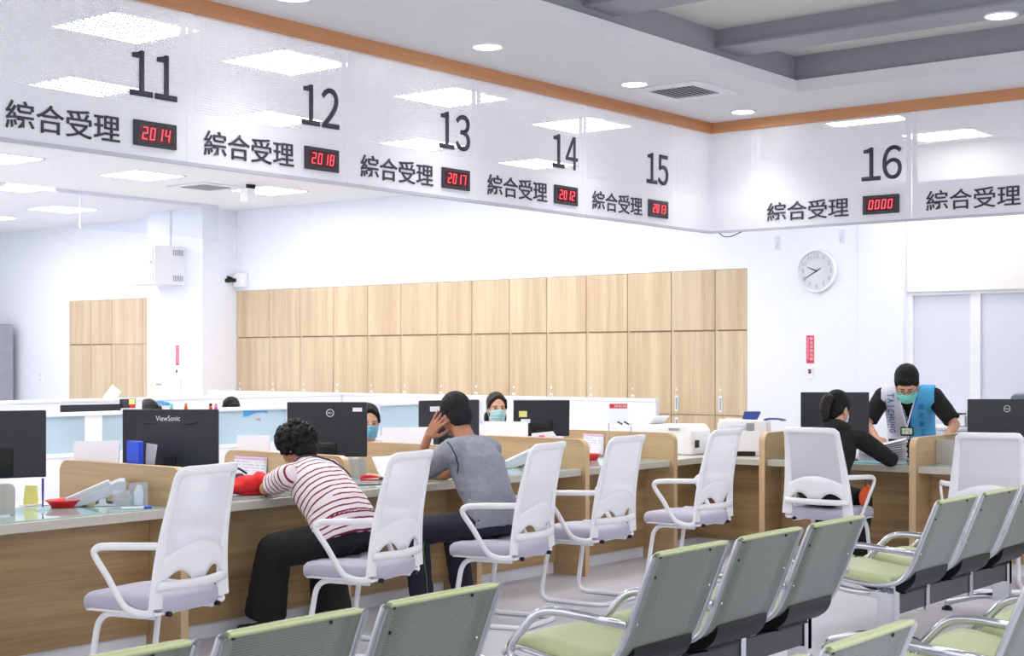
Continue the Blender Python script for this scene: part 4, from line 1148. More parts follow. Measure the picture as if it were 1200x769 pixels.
acrylic_stand((4.79, 6.27, TZ), math.radians(-30), 'clear acrylic holder with a torn white slip against the oak divider')
acrylic_stand((4.67, 6.25, TZ), math.radians(-30), 'empty clear acrylic holder between the phone and the slip holder', 0.08, 0.09, False)

def pen(loc, rz, label, m1, m2, L=0.14, r=0.0045, up=False):
    t = thing('pen', label, 'pen', loc, rz, 'pens on the counter')
    ax = V((0, 0, 1)) if up else V((1, 0, 0)); z0 = V((0, 0, 0)) if up else V((0, 0, r + 0.001))
    bm = B(); tube(bm, [z0, z0 + ax * L * 0.72], r, 10); obj('barrel', bm, M[m1], t, 40)
    bm = B(); tube(bm, [z0 + ax * L * 0.72, z0 + ax * L * 0.97, z0 + ax * L], [r * 1.15, r * 1.1, r * 0.5], 10); obj('cap', bm, M[m2], t, 40)
    return t
pen((4.62, 6.18, TZ), math.radians(-30), 'blue-capped pen lying before the clear holders', 'white', 'blue', 0.15, 0.006)
t = thing('pen_holder', 'upright purple counter pen on a clear round foot at the left', 'pen', (4.36, 6.47, TZ))
bm = B(); lathe(bm, [(0.045, 0.0), (0.045, 0.006), (0.012, 0.012), (0.008, 0.02)], n=24); obj('foot', bm, M['acrylic'], t, 40)
bm = B(); tube(bm, [(0, 0, 0.015), (0, 0, 0.11), (0, 0, 0.16)], [0.004, 0.006, 0.006], 10); obj('barrel', bm, M['purple'], t, 40)
t = thing('sticky_notes', 'yellow note standing at the left behind the purple pen', 'note', (4.47, 6.74, TZ))
bm = B(); prism(bm, [(-0.045, 0), (0.045, 0), (0.035, 0.1), (-0.03, 0.105)], 'xz', -0.004, 0.004); obj('pad', bm, M['yellow'], t)
bm = B(); box(bm, -0.05, 0.05, -0.03, 0.03, -0.0005, 0.006); obj('base', bm, M['paper'], t)
def flat_paper(x, y, rz, w_, d_, label, mat='paper', z=TZ, curl=0.0, cat='paper', group='loose papers on the counter'):
    bm = B(); grid(bm, lambda u, v: V(((u - 0.5) * w_, (v - 0.5) * d_, 0.0012 + curl * max(0, v - 0.4) ** 2 + curl * 0.3 * max(0, u - 0.6) ** 2)), 10, 10)
    o = obj('paper_sheet', bm, M[mat], None, 180); solid(o, 0.0012); o.location = (x, y, z); o.rotation_euler = (0, 0, rz); return tag(o, label, cat, group)
flat_paper(4.62, 6.70, -0.3, 0.2, 0.1, 'white paper lying behind the red round tray')
flat_paper(7.03, 6.56, -0.2, 0.19, 0.24, 'white papers curling up beside the dark striped monitor at counter 13', curl=0.35)
flat_paper(6.54, 6.36, -0.5, 0.16, 0.22, 'clear plastic sleeve lying before the red stapler', 'sleeve', TZ + 0.004)
bm = B(); box(bm, -0.09, 0.09, -0.13, 0.13, 0, 0.004); o = obj('clipboard', bm, M['dark'], bevel=0.001); o.location = (6.54, 6.36, TZ); o.rotation_euler = (0, 0, -0.5); tag(o, 'dark clipboard lying under the clear sleeve', 'clipboard')
t = thing('stapler', 'red and black stapler lying by the clear sleeve', 'stapler', (6.74, 6.50, TZ), math.radians(-50))
bm = B(); prism(bm, [(-0.06, 0.0), (0.06, 0.0), (0.06, 0.006), (-0.06, 0.008)], 'xz', -0.011, 0.011); obj('base', bm, M['red'], t, bevel=0.002)
bm = B(); prism(bm, [(-0.06, 0.008), (0.055, 0.016), (0.06, 0.024), (0.0, 0.034), (-0.058, 0.028)], 'xz', -0.01, 0.01); obj('arm', bm, M['red'], t, bevel=0.004)
bm = B(); box(bm, 0.055, 0.085, -0.009, 0.009, 0.004, 0.018); obj('nose', bm, M['dark'], t, bevel=0.003)
# upright white boards and folders behind the dividers
def board(X, y0, y1, z0, z1, label):
    sheet('document_board', label, 'board', [(X, y1, TZ), (X, y0, TZ), (X, y0, z1), (X, y1, z0)], M['paper'], 'white boards standing behind the dividers', 0.01)
board(4.945, 6.63, 7.03, 1.058, 1.076, 'white upright paper board left of the blue binder')
bm = B(); prism(bm, rrect(-0.105, 0, 0, 0.318, 0.004, 2), 'yz', 0, 0.03); o = obj('ring_binder', bm, M['blue'], bevel=0.003); o.location = (4.965, 6.60, TZ); tag(o, 'bright blue ring binder standing before the silver-lettered monitor', 'binder')
sheet('plastic_folder', 'clear plastic folder leaning right of the blue binder', 'folder', [(5.0, 6.49, TZ), (5.0, 6.45, TZ), (5.0, 6.38, 1.06), (5.0, 6.47, 1.065)], M['sleeve'], None, 0.004)
board(6.125, 6.74, 7.03, 1.045, 1.055, 'white upright paper board left of the curly head')
board(7.305, 6.47, 6.92, 1.055, 1.072, 'long white upright board left of the person in grey')
board(8.485, 6.60, 7.02, 1.058, 1.066, 'white upright board right of the person in grey, below the masked clerk')
t = thing('paper_stack', 'white papers with a pink tab before the older dark monitor', 'papers', (8.50, 6.50, TZ), math.radians(-90))
for k in range(4):
    bm = B(); prism(bm, [(-0.09 + 0.01 * k, 0.0), (0.11, 0.0), (0.12, 0.22 - 0.012 * k), (0.11, 0.245 - 0.01 * k), (-0.08, 0.225 - 0.01 * k)], 'xz', 0.012 * k, 0.012 * k + 0.008); obj('sheet', bm, M['paper'], t)
bm = B(); box(bm, -0.01, 0.04, -0.003, -0.001, 0.19, 0.215); obj('tab', bm, M['pink'], t)
# printed sheets on the dividers
def pinned(x, y0, y1, z0, z1, label, mat='form'):
    bm = B(); grid(bm, lambda u, v: V((-0.003 - 0.01 * (1 - v) ** 2, (0.5 - u) * (y1 - y0), (z1 - z0) * v)), 6, 8)
    o = obj('printed_sheet', bm, M[mat], None, 180); solid(o, 0.001); o.location = (x, (y0 + y1) / 2, z0); return tag(o, label, 'sheet', 'printed sheets fixed on the dividers')
pinned(6.063, 6.70, 6.99, 0.765, 0.925, 'printed calendar sheet on the divider left of the striped shirt')
pinned(9.573, 6.69, 6.89, 0.765, 0.93, 'printed calendar sheet on the divider behind the fourth white chair')
# tiered clear stand with a small red sign
t = thing('display_stand', 'clear tiered desk stand with a small red sign on top', 'stand', (9.44, 6.45, TZ), CA)
for k in range(4):
    bm = B(); box(bm, -0.09, 0.09, -0.05, 0.05, 0.005 + 0.075 * k, 0.009 + 0.075 * k); obj('tier', bm, M['acrylic'], t)
    bm = B(); box(bm, -0.07 + 0.02 * k, 0.03 + 0.015 * k, -0.03, 0.03, 0.0095 + 0.075 * k, 0.02 + 0.075 * k); obj('slip_pile', bm, M['paper' if k % 2 else 'sleeve'], t)
for sx in (-0.085, 0.085):
    for sy in (-0.048, 0.048):
        bm = B(); tube(bm, [(sx, sy, 0), (sx, sy, 0.27)], 0.003, 6); obj('post', bm, M['chrome'], t)
bm = B(); box(bm, -0.085, 0.06, 0.0, 0.003, 0.27, 0.42); obj('header', bm, M['acrylic'], t)
bm = B(); box(bm, -0.08, 0.055, -0.002, 0.0, 0.385, 0.42); hd = obj('red_sign', bm, M['red'], t)
text('sign_text', '請取號', M['print_white'], hd, (-0.045, 0.05, 0.392, 0.413), (0, -0.0025, 0), (1, 0, 0), (0, 0, 1), 0.0005)
for k in range(2):
    bm = B(); tube(bm, [(-0.02 + 0.05 * k, 0, 0.283), (0.02 + 0.05 * k, 0, 0.262)], 0.006, 8); obj('stamp', bm, M['dark'], t)

# ------------------------------------------------------------------ printers
t = thing('laser_printer', 'white laser printer on the corner counter with a raised blue tray', 'printer', (10.53, 5.98, 0.75), math.radians(-66))
bm = B(); prism(bm, [(-0.2, 0.0), (0.2, 0.0), (0.2, 0.1), (0.19, 0.27), (0.17, 0.285), (-0.17, 0.285), (-0.2, 0.26)], 'xz', -0.18, 0.2); obj('body', bm, M['white'], t, bevel=0.012, seg=3)
bm = B(); prism(bm, [(-0.16, 0.035), (0.16, 0.035), (0.155, 0.2), (-0.155, 0.2)], 'xz', -0.188, -0.17); obj('front_door', bm, M['white_gloss'], t, bevel=0.006)
bm = B(); box(bm, -0.12, 0.02, -0.192, -0.18, 0.215, 0.25); obj('control_panel', bm, M['lav'], t, bevel=0.003)
bm = B(); box(bm, 0.03, 0.09, -0.19, -0.18, 0.205, 0.262); obj('display', bm, M['grey'], t, bevel=0.003)
bm = B(); box(bm, -0.1, 0.1, -0.195, -0.15, 0.005, 0.04); obj('feed_slot', bm, M['black'], t, bevel=0.012, seg=3)
bm = B(); prism(bm, [(-0.02, 0.288), (0.10, 0.283), (0.13, 0.345), (0.12, 0.352), (0.0, 0.35)], 'xz', -0.03, -0.022); obj('paper_tray', bm, M['navy'], t)
for a, d in ((0.06, 'right'),):
    bm = B(); tube(bm, smooth_path([(0.16, -0.1, 0.285), (0.2, -0.1, 0.295), (0.28, -0.05, 0.292), (0.3, 0.05, 0.28)], 5), 0.006, 8, flat=(0.03, 0.008, (0, 0, 1))); obj('output_lid', bm, M['navy'], t, 60)
t = thing('document_scanner', 'white wide document scanner behind the corner divider', 'scanner', (10.18, 6.60, 0.75), math.radians(-88))
bm = B(); prism(bm, [(-0.34, 0.0), (0.34, 0.0), (0.34, 0.19), (0.30, 0.245), (-0.2, 0.235), (-0.34, 0.21)], 'xz', -0.02, 0.3); obj('body', bm, M['white'], t, bevel=0.02, seg=3)
bm = B(); box(bm, 0.13, 0.23, -0.024, -0.018, 0.195, 0.215); obj('label', bm, M['grey'], t)
bm = B(); prism(bm, [(-0.22, 0.236), (-0.08, 0.24), (-0.03, 0.30), (-0.045, 0.305)], 'xz', 0.02, 0.26); obj('paper_tray', bm, M['white'], t, bevel=0.003)
bm = B(); box(bm, 0.342, 0.35, 0.03, 0.09, 0.06, 0.12); obj('port_cover', bm, M['black'], t, bevel=0.002)
t = thing('stapler', 'small dark stapler beside the corner divider', 'stapler', (10.16, 6.02, 0.751), math.radians(-70))
bm = B(); prism(bm, [(-0.04, 0.0), (0.04, 0.0), (0.045, 0.012), (0.01, 0.026), (-0.04, 0.02)], 'xz', -0.012, 0.012); obj('body', bm, M['navy'], t, bevel=0.004)
bm = B(); box(bm, -0.042, -0.03, -0.008, 0.008, 0.0, 0.03); obj('hinge', bm, M['dark'], t)
# right: printer on a white cabinet behind the last monitor
t = thing('storage_cabinet', 'low white storage cabinet against the right wall', 'cabinet', (12.25, 4.35, 0))
bm = B(); box(bm, -0.3, 0.3, -1.4, 1.0, 0.0, 0.93); obj('body', bm, M['white_gloss'], t, bevel=0.004)
bm = B(); box(bm, -0.32, 0.3, -1.42, 1.02, 0.93, 0.955); obj('top', bm, M['white'], t, bevel=0.003)
for k in range(4):
    y0 = -1.38 + 0.595 * k
    bm = B(); box(bm, -0.315, -0.3, y0, y0 + 0.585, 0.06, 0.91); d = obj('door', bm, M['white_gloss'], t, bevel=0.003)
    bm = B(); box(bm, -0.325, -0.315, y0 + 0.05, y0 + 0.07, 0.7, 0.82); obj('handle', bm, M['chrome'], d)
t = thing('office_printer', 'dark grey printer on the white cabinet behind the far right monitor', 'printer', (12.22, 4.05, 0.955), math.radians(-90))
bm = B(); prism(bm, [(-0.31, 0.0), (0.31, 0.0), (0.31, 0.27), (0.28, 0.285), (-0.28, 0.285), (-0.31, 0.26)], 'xz', -0.22, 0.25); obj('body', bm, M['grey_printer'] if 'grey_printer' in M else plain('blue_grey_plastic', (120, 126, 140), 0.45), t, bevel=0.015, seg=3)
bm = B(); box(bm, -0.26, 0.2, -0.225, -0.2, 0.2, 0.245); obj('output_slot', bm, M['dark'], t, bevel=0.004)
bm = B(); box(bm, 0.22, 0.29, -0.228, -0.2, 0.21, 0.24); obj('control_panel', bm, M['white'], t, bevel=0.003)
bm = B(); box(bm, -0.1, 0.25, -0.1, 0.2, 0.285, 0.30); obj('lid', bm, plain('blue_grey_plastic_dark', (84, 88, 100), 0.45), t, bevel=0.006)
t = thing('label_machine', 'small pale green and white device on the white cabinet', 'device', (12.12, 4.78, 0.955), math.radians(-90))
bm = B(); box(bm, -0.16, 0.02, -0.08, 0.1, 0.006, 0.10); obj('body', bm, M['white'], t, bevel=0.01)
bm = B(); box(bm, 0.025, 0.13, -0.06, 0.1, 0.006, 0.14); obj('side_unit', bm, plain('sage_plastic', (198, 206, 196), 0.5), t, bevel=0.012)
bm = B(); box(bm, -0.12, 0.0, -0.075, 0.05, 0.10, 0.115); obj('lid', bm, M['dark'], t, bevel=0.004)
for sx in (-0.13, -0.03, 0.1):
    bm = B(); box(bm, sx - 0.015, sx + 0.015, -0.05, 0.0, 0.0, 0.006); obj('foot', bm, M['black'], t)
# tiny figures on top of the lettered monitor, card on the far monitor
for k, (u, cols) in enumerate(((-0.06, ('dark_cloth', 'skin')), (0.005, ('mask_teal', 'mask_teal')), (0.085, ('orange', 'skin')), (0.225, ('orange', 'hair_brown')), (0.255, ('pink', 'skin')))):
    q = V((5.366, 6.73, 1.2305)) + V((math.cos(CA), math.sin(CA), 0)) * u
    t = thing('toy_figure', 'tiny toy figure on the lettered monitor, %s' % ['leftmost, dark', 'turquoise', 'orange, right of centre', 'brown, near the right corner', 'pink, at the right corner'][k], 'toy', q, 0, 'tiny toys on the monitor')
    bm = B(); lathe(bm, [(0.008, 0), (0.011, 0.004), (0.009, 0.014), (0.005, 0.02)], n=12); obj('body', bm, M[cols[0]], t, 60)
    bm = B(); ell(bm, (0, 0, 0.026), (0.009, 0.009, 0.009), seg=12, ring=8); obj('head', bm, M[cols[1]], t, 180)
t = thing('pencil_box', 'small yellow and red box on top of the far black monitor', 'box', (7.36, 9.77, 1.13), 0)
bm = B(); box(bm, -0.06, 0.06, -0.025, 0.025, 0.0, 0.075); obj('box', bm, M['dark'], t, bevel=0.003)
bm = B(); box(bm, -0.005, 0.05, -0.0265, -0.025, 0.03, 0.07); obj('yellow_label', bm, M['yellow'], t)
bm = B(); box(bm, 0.0, 0.05, -0.0268, -0.025, 0.005, 0.028); obj('red_label', bm, M['red'], t)
sheet('paper_card', 'white card tilted on its corner above the far black monitor', 'card', [(7.27, 9.85, 1.17), (7.36, 9.85, 1.26), (7.28, 9.86, 1.32), (7.19, 9.86, 1.22)], M['paper'])
# papers of the volunteer
t = thing('paper_stack', 'thick stack of forms under the hands of the standing volunteer', 'papers', (10.60, 4.83, 0.7565), math.radians(-66))
for k in range(9):
    a = 0.003 * ((k * 7) % 5 - 2); bm = B()
    grid(bm, lambda u, v: V(((u - 0.5) * 0.36 + a, (v - 0.5) * 0.28 + a, 0.002 + 0.0095 * k + 0.02 * (u ** 2) * (k / 8) + 0.008 * k * u)), 8, 4)
    o = obj('sheet', bm, M['paper'] if k % 3 else M['lav'], t, 180); solid(o, 0.004)
sheet('form_sheet', 'teal printed form lying at the counter edge before the paper stack', 'form', [(10.16, 4.5, 0.7565), (10.16, 4.95, 0.7565), (10.36, 4.95, 0.7565), (10.36, 4.5, 0.7565)], plain('teal_print', (110, 170, 190), 0.4), None, -0.001)

# ------------------------------------------------------------------ people
def axes(yaw, pitch=0.0, roll=0.0):
    """R, F, U of a head or body facing yaw (world direction in degrees from +X)"""
    a = math.radians(yaw); F0 = V((math.cos(a), math.sin(a), 0)); U0 = V((0, 0, 1)); R = F0.cross(U0)
    p = math.radians(pitch); F_ = F0 * math.cos(p) - U0 * math.sin(p); U = U0 * math.cos(p) + F0 * math.sin(p)
    if roll:
        q = Matrix.Rotation(math.radians(roll), 3, F_); R = q @ R; U = q @ U
    return R, F_, U

class Head:
    def __init__(s, c, yaw, pitch, k=1.0, roll=0.0):
        s.c = V(c); s.k = k; s.R, s.F, s.U = axes(yaw, pitch, roll); s.M = Matrix((s.R, s.F, s.U)).transposed()
    def p(s, x, y, z): return s.c + (s.R * x + s.F * y + s.U * z) * s.k
    def e(s, bm, c, r, seg=18, ring=12): ell(bm, s.p(*c), tuple(v * s.k for v in r), s.M, seg, ring)
    def cp(s, bm, a, ra, b, rb): cap(bm, s.p(*a), ra * s.k, s.p(*b), rb * s.k, 10)
    def flesh(s, bm, neck):
        s.e(bm, (0, -0.012, 0.032), (0.074, 0.093, 0.088))
        s.e(bm, (0, 0.022, -0.02), (0.066, 0.07, 0.085))
        s.e(bm, (0, 0.03, -0.062), (0.053, 0.055, 0.055))
        s.e(bm, (0, 0.058, -0.092), (0.028, 0.028, 0.022))
        s.e(bm, (0, 0.062, 0.028), (0.052, 0.026, 0.016))                 # brow
        for q in (-1, 1):
            s.e(bm, (q * 0.036, 0.062, -0.02), (0.024, 0.022, 0.02))     # cheeks
            s.e(bm, (q * 0.075, -0.008, -0.012), (0.009, 0.019, 0.031))  # ears
            s.e(bm, (q * 0.078, -0.014, -0.004), (0.008, 0.015, 0.02))
        s.cp(bm, (0, 0.086, 0.012), 0.008, (0, 0.104, -0.026), 0.0125)   # nose
        for q in (-1, 1): s.e(bm, (q * 0.011, 0.092, -0.03), (0.009, 0.011, 0.008))
        s.e(bm, (0, 0.086, -0.058), (0.024, 0.008, 0.006)); s.e(bm, (0, 0.084, -0.068), (0.02, 0.008, 0.006))
        n = V(neck); cap(bm, n, 0.058 * s.k, s.p(0, -0.02, -0.05), 0.052 * s.k, 16)
    def face(s, parent, base, brow='hair'):
        for q in (-1, 1):
            bm = B(); s.e(bm, (q * 0.031, 0.079, 0.004), (0.012, 0.0085, 0.0048), 14, 10); shift(bm, base); obj('eye', bm, M['print_white'], parent, 180)
            bm = B(); s.e(bm, (q * 0.030, 0.0862, 0.004), (0.0058, 0.003, 0.0052), 12, 8); shift(bm, base); obj('iris', bm, M['black'], parent, 180)
            bm = B(); tube(bm, [s.p(q * 0.015, 0.0865, 0.022), s.p(q * 0.031, 0.0885, 0.027), s.p(q * 0.048, 0.078, 0.023)], [0.0022, 0.0028, 0.0015], 8); shift(bm, base); obj('eyebrow', bm, M[brow], parent, 180)
            bm = B(); tube(bm, [s.p(q * 0.017, 0.085, 0.008), s.p(q * 0.031, 0.09, 0.0115), s.p(q * 0.046, 0.08, 0.007)], [0.001, 0.0018, 0.001], 8); shift(bm, base); obj('eyelid', bm, M[brow], parent, 180)
    def mask(s, parent, base, mat):
        def f(u, v):
            a = (u - 0.5) * 2 * math.radians(78); z = -0.108 + 0.108 * v
            w = 0.070 - 0.010 * (1 - v); d = 0.072 + 0.02 * math.sin(math.pi * min(1, v * 0.9)) - 0.01 * (1 - v)
            nose = 0.022 * math.exp(-((u - 0.5) / 0.12) ** 2) * v ** 0.7
            z -= 0.018 * v * (1 - math.exp(-((u - 0.5) / 0.22) ** 2))
            pl = 0.0025 * math.sin(v * 22)
            return s.p(w * math.sin(a), 0.022 + d * math.cos(a) + nose + pl, z)
        bm = B(); grid(bm, f, 28, 18); shift(bm, base); o = obj('face_mask', bm, M[mat], parent, 180); solid(o, 0.003 * s.k)
        for q in (0, 1):
            g = -1 if q == 0 else 1
            bm = B(); tube(bm, smooth_path([f(q, 0.9), s.p(g * 0.078, 0.01, 0.02), s.p(g * 0.082, -0.02, 0.015), s.p(g * 0.08, -0.02, -0.02), s.p(g * 0.074, 0.01, -0.05), f(q, 0.1)], 5), 0.0016, 6); shift(bm, base); obj('ear_loop', bm, M['print_white'], parent, 180)

def shift(bm, base):
    b = V(base)
    for v in bm.verts: v.co -= b

def hand(bm, w, d, nrm, side, curl=0.35, splay=0.09, k=1.0, thumb=0.7, curls=None):
    """wrist, finger direction, palm normal, thumb side"""
    w = V(w); d = V(d).normalized(); side = V(side); side = (side - d * side.dot(d)).normalized(); n = V(nrm); n = (n - d * n.dot(d) - side * n.dot(side)).normalized()
    for i in range(4):
        off = side * ((0.030 - 0.020 * i) * k); kn = w + d * ((0.088, 0.092, 0.088, 0.08)[i] * k) + off
        cap(bm, w + off * 0.55, 0.0145 * k, kn, 0.0112 * k, 10)
        fd = (d + side * (splay * (1.5 - i))).normalized(); p = kn; ang = 0.0
        for j, L in enumerate((0.043, 0.027, 0.021)):
            L *= (0.94, 1.05, 1.0, 0.8)[i] * k
            ang += (curls[i] if curls else curl) * (0.8, 1.1, 0.8)[j]
            v = fd * math.cos(ang) + n * math.sin(ang); q = p + v * L
            cap(bm, p, (0.0102, 0.0092, 0.0085)[j] * k, q, (0.0092, 0.0085, 0.0072)[j] * k, 10); p = q
    b = w + side * (0.02 * k) + d * (0.018 * k); m = b + (side * 0.75 + d * 0.55 + n * 0.3).normalized() * (0.042 * k)
    cap(bm, b, 0.017 * k, m, 0.0125 * k, 10)
    t1 = m + (side * (0.75 - thumb) + d * 0.8 + n * 0.3).normalized() * (0.034 * k); t2 = t1 + (side * (0.4 - thumb) + d * 0.8 + n * 0.45).normalized() * (0.026 * k)
    cap(bm, m, 0.0122 * k, t1, 0.0105 * k, 10); cap(bm, t1, 0.0105 * k, t2, 0.0085 * k, 10)

def torso(bm, rings, R, n=28, e=0.85):
    """rings: (centre, half width, half depth) from the pelvis up; R = right vector"""
    out = []; R = V(R).normalized(); C_ = [V(r[0]) for r in rings]
    for i, (c, hw, hd) in enumerate(rings):
        t_ = (C_[min(i + 1, len(C_) - 1)] - C_[max(i - 1, 0)]).normalized(); r_ = (R - t_ * R.dot(t_)).normalized(); f = t_.cross(r_)
        row = []
        for k in range(n):
            a = 2 * math.pi * k / n; ca, sa = math.cos(a), math.sin(a)
            row.append(bm.verts.new(V(c) + r_ * (hw * math.copysign(abs(ca) ** e, ca)) + f * (hd * math.copysign(abs(sa) ** e, sa))))
        out.append(row)
    for A, D in zip(out, out[1:]):
        for k in range(n): bm.faces.new((A[k], A[(k + 1) % n], D[(k + 1) % n], D[k]))
    bm.faces.new(out[0][::-1]); bm.faces.new(out[-1])

def wrinkle(me, amp, scale, seed=0.0):
    nr = [0.0] * (3 * len(me.vertices)); me.vertex_normals.foreach_get('vector', nr)
    for i, v in enumerate(me.vertices):
        p = v.co * scale + V((seed, seed * 1.7, seed * 0.3))
        d = mnoise.noise(p) * 0.65 + mnoise.noise(p * 2.1) * 0.35
        v.co += V(nr[3 * i:3 * i + 3]) * (amp * d)

def person(label, base, P, h, skin='skin', voxel=0.005, foot=True):
    """one continuous body grown over the joints in P"""
    bm = B(); b = V(base); k = P.get('k', 1.0)
    h.flesh(bm, P['neck'])
    hip, waist, chest, neck = (V(P[x]) for x in ('hip', 'waist', 'chest', 'neck')); R = V(P['shR']) - V(P['shL'])
    up = (neck - chest).normalized()
    torso(bm, [(hip - (waist - hip).normalized() * 0.06, 0.10 * k, 0.08 * k), (hip, 0.15 * k, 0.105 * k), (waist, 0.125 * k, 0.09 * k), (chest, 0.145 * k, 0.105 * k), (chest.lerp(neck, 0.6), 0.13 * k, 0.085 * k), (neck, 0.06 * k, 0.055 * k)], R)
    for s in 'LR':
        sh, el, wr = V(P['sh' + s]), V(P['el' + s]), V(P['wr' + s])
        cap(bm, chest.lerp(neck, 0.55), 0.07 * k, sh, 0.052 * k); cap(bm, sh, 0.05 * k, el, 0.038 * k); cap(bm, el, 0.039 * k, wr, 0.025 * k)
        hd = P.get('hand' + s)
        if hd: hand(bm, wr, *hd[:3], **(hd[3] if len(hd) > 3 else {}))
        kn, an = V(P['kn' + s]), V(P['an' + s]); g = hip + R.normalized() * ((-0.085 if s == 'L' else 0.085) * k)
        cap(bm, g, 0.08 * k, kn, 0.055 * k); cap(bm, kn, 0.054 * k, an, 0.034 * k)
    me = remesh(bm, voxel, 5, 0.4); me.transform(Matrix.Translation(-b))
    o = obj_me('person', me, M[skin]); o.location = b
    return tag(o, label, 'person')

def garment(name, mat, parent, base, bm, voxel=0.007, sm=8, wr=0.0, ws=14.0, stripe=None):
    me = remesh(bm, voxel, sm, 0.5)
    if wr: wrinkle(me, wr, ws, len(name))
    if stripe:
        at = me.attributes.new('stripe', 'FLOAT', 'POINT')
        segs = [(V(a), V(c), r, s0, pr_) for a, c, r, s0, pr_ in stripe]
        for i, v in enumerate(me.vertices):
            best = (1e9, 0)
            for a, c, r, s0, bias in segs:
                d = c - a; L = d.length; u = (v.co - a).dot(d) / (L * L); uc = max(0.0, min(1.0, u))
                dist = (v.co - (a + d * uc)).length / r + bias
                if dist < best[0]: best = (dist, s0 + u * L)
            at.data[i].value = best[1]
    me.transform(Matrix.Translation(-V(base)))
    return obj_me(name, me, M[mat], parent)

def snap(o, base, pts, off=0.004):
    """lay world points onto the surface of a garment"""
    from mathutils.bvhtree import BVHTree
    t = BVHTree.FromPolygons([v.co.copy() for v in o.data.vertices], [tuple(p.vertices) for p in o.data.polygons])
    out = []
    for p in pts:
        q, n, i, d = t.find_nearest(V(p) - V(base)); out.append(q + n * off + V(base))
    return out

def sleeve(bm, sh, el, f0, f1, r0, r1):
    sh, el = V(sh), V(el); ell(bm, sh, (r0 * 1.0,) * 3, seg=16, ring=10); tube(bm, [sh.lerp(el, f0), sh.lerp(el, f1)], [r0, r1], 20)

def shoe(parent, base, an, yaw, L=0.25, mat='shoe', name='shoe'):
    R, F_, U = axes(yaw); a = V(an); a.z = 0
    bm = B()
    for x, r, z, hh in ((-0.05, 0.036, 0.04, 0.04), (0.0, 0.038, 0.045, 0.045), (0.06, 0.04, 0.036, 0.036), (0.12, 0.045, 0.03, 0.03), (0.165, 0.038, 0.026, 0.026)):
        ell(bm, a + F_ * (x * L / 0.25) + U * z, (r, 0.05, hh), Matrix((R, F_, U)).transposed(), 14, 10)
    ell(bm, a + U * 0.075, (0.038, 0.045, 0.03), Matrix((R, F_, U)).transposed(), 14, 10)
    me = remesh(bm, 0.007, 5)
    for v in me.vertices: v.co.z = max(v.co.z, 0.003)
    me.transform(Matrix.Translation(-V(base))); return obj_me(name, me, M[mat], parent)

def trousers(P, k=1.0, hem=0.06, thigh=0.095, knee=0.075, an_f=0.97):
    bm = B(); hip, waist = V(P['hip']), V(P['waist']); R = (V(P['shR']) - V(P['shL'])).normalized()
    torso(bm, [(hip - (waist - hip).normalized() * 0.085, 0.13 * k, 0.10 * k), (hip, 0.172 * k, 0.125 * k), (hip.lerp(waist, 0.75), 0.15 * k, 0.112 * k)], R)
    for s in 'LR':
        g = hip + R * ((-0.088 if s == 'L' else 0.088) * k); kn, an = V(P['kn' + s]), V(P['an' + s])
        cap(bm, g, thigh * k, kn, knee * k, 18); e = kn.lerp(an, an_f)
        mid = kn.lerp(an, 0.5); tube(bm, [kn, mid, e], [knee * k, (knee * 0.5 + hem * 0.5) * k * 0.98, hem * k], 20)
    return bm

def cap_hair(h, bm, grow=1.0, back=True):
    h.e(bm, (0, -0.022, 0.05), (0.083 * grow, 0.098 * grow, 0.088 * grow), 20, 14)
    if back: h.e(bm, (0, -0.055, -0.005), (0.076 * grow, 0.062 * grow, 0.082 * grow), 20, 14)
    for q in (-1, 1): h.e(bm, (q * 0.068, -0.005, 0.03), (0.017 * grow, 0.045, 0.045))

# --- person in the striped shirt, leaning over the counter
base = (5.68, 5.70, 0)
P = dict(hip=(5.66, 5.61, 0.565), waist=(5.665, 5.70, 0.70), chest=(5.67, 5.86, 0.84), neck=(5.68, 5.985, 0.93),
         shL=(5.50, 5.92, 0.885), shR=(5.85, 5.96, 0.89), elL=(5.53, 6.12, 0.805), wrL=(5.74, 6.34, 0.785), elR=(5.96, 6.18, 0.80), wrR=(5.84, 6.40, 0.785),
         knL=(5.47, 5.99, 0.48), anL=(5.50, 6.10, 0.09), knR=(5.84, 5.99, 0.48), anR=(5.82, 5.90, 0.09), k=0.95,
         handL=((0.35, 0.9, -0.05), (0, 0, -1), (1, 0, 0)), handR=((-0.4, 0.9, -0.05), (0, 0, -1), (-1, 0, 0)))
hd = Head((5.70, 6.065, 1.028), 96, 34, 0.97)
w1 = person('person with curly black hair and maroon-striped shirt leaning on the counter', base, P, hd, 'skin_tan', 0.006)
bm = B(); Rr = V(P['shR']) - V(P['shL']); hip, waist, chest, neck = (V(P[x]) for x in ('hip', 'waist', 'chest', 'neck'))
spine = [hip - V((0, 0.0, 0.02)), hip.lerp(waist, 0.5), waist, waist.lerp(chest, 0.5), chest, chest.lerp(neck, 0.62), neck]
torso(bm, [(spine[0], 0.20, 0.155), (spine[1], 0.192, 0.155), (spine[2], 0.185, 0.15), (spine[3], 0.182, 0.142), (spine[4], 0.178, 0.132), (spine[5], 0.152, 0.105), (spine[6], 0.072, 0.068)], Rr)
for s in 'LR':
    cap(bm, chest.lerp(neck, 0.55), 0.082, P['sh' + s], 0.068, 16); sleeve(bm, P['sh' + s], P['el' + s], 0.0, 0.72, 0.068, 0.064)
st = []; acc = 0.0
for a, c in zip(spine, spine[1:]): st.append((a, c, 0.15, acc, 0.0)); acc += (c - a).length
for s in 'LR': st.append((P['sh' + s], P['el' + s], 0.07, 0.3235, 0.15))
sh1 = garment('shirt', 'stripe', w1, base, bm, 0.0065, 8, 0.009, 13, st)
bm = trousers(P, 1.0, 0.115, 0.10, 0.098, 0.93); garment('trousers', 'black_cloth', w1, base, bm, 0.008, 8, 0.008, 11)
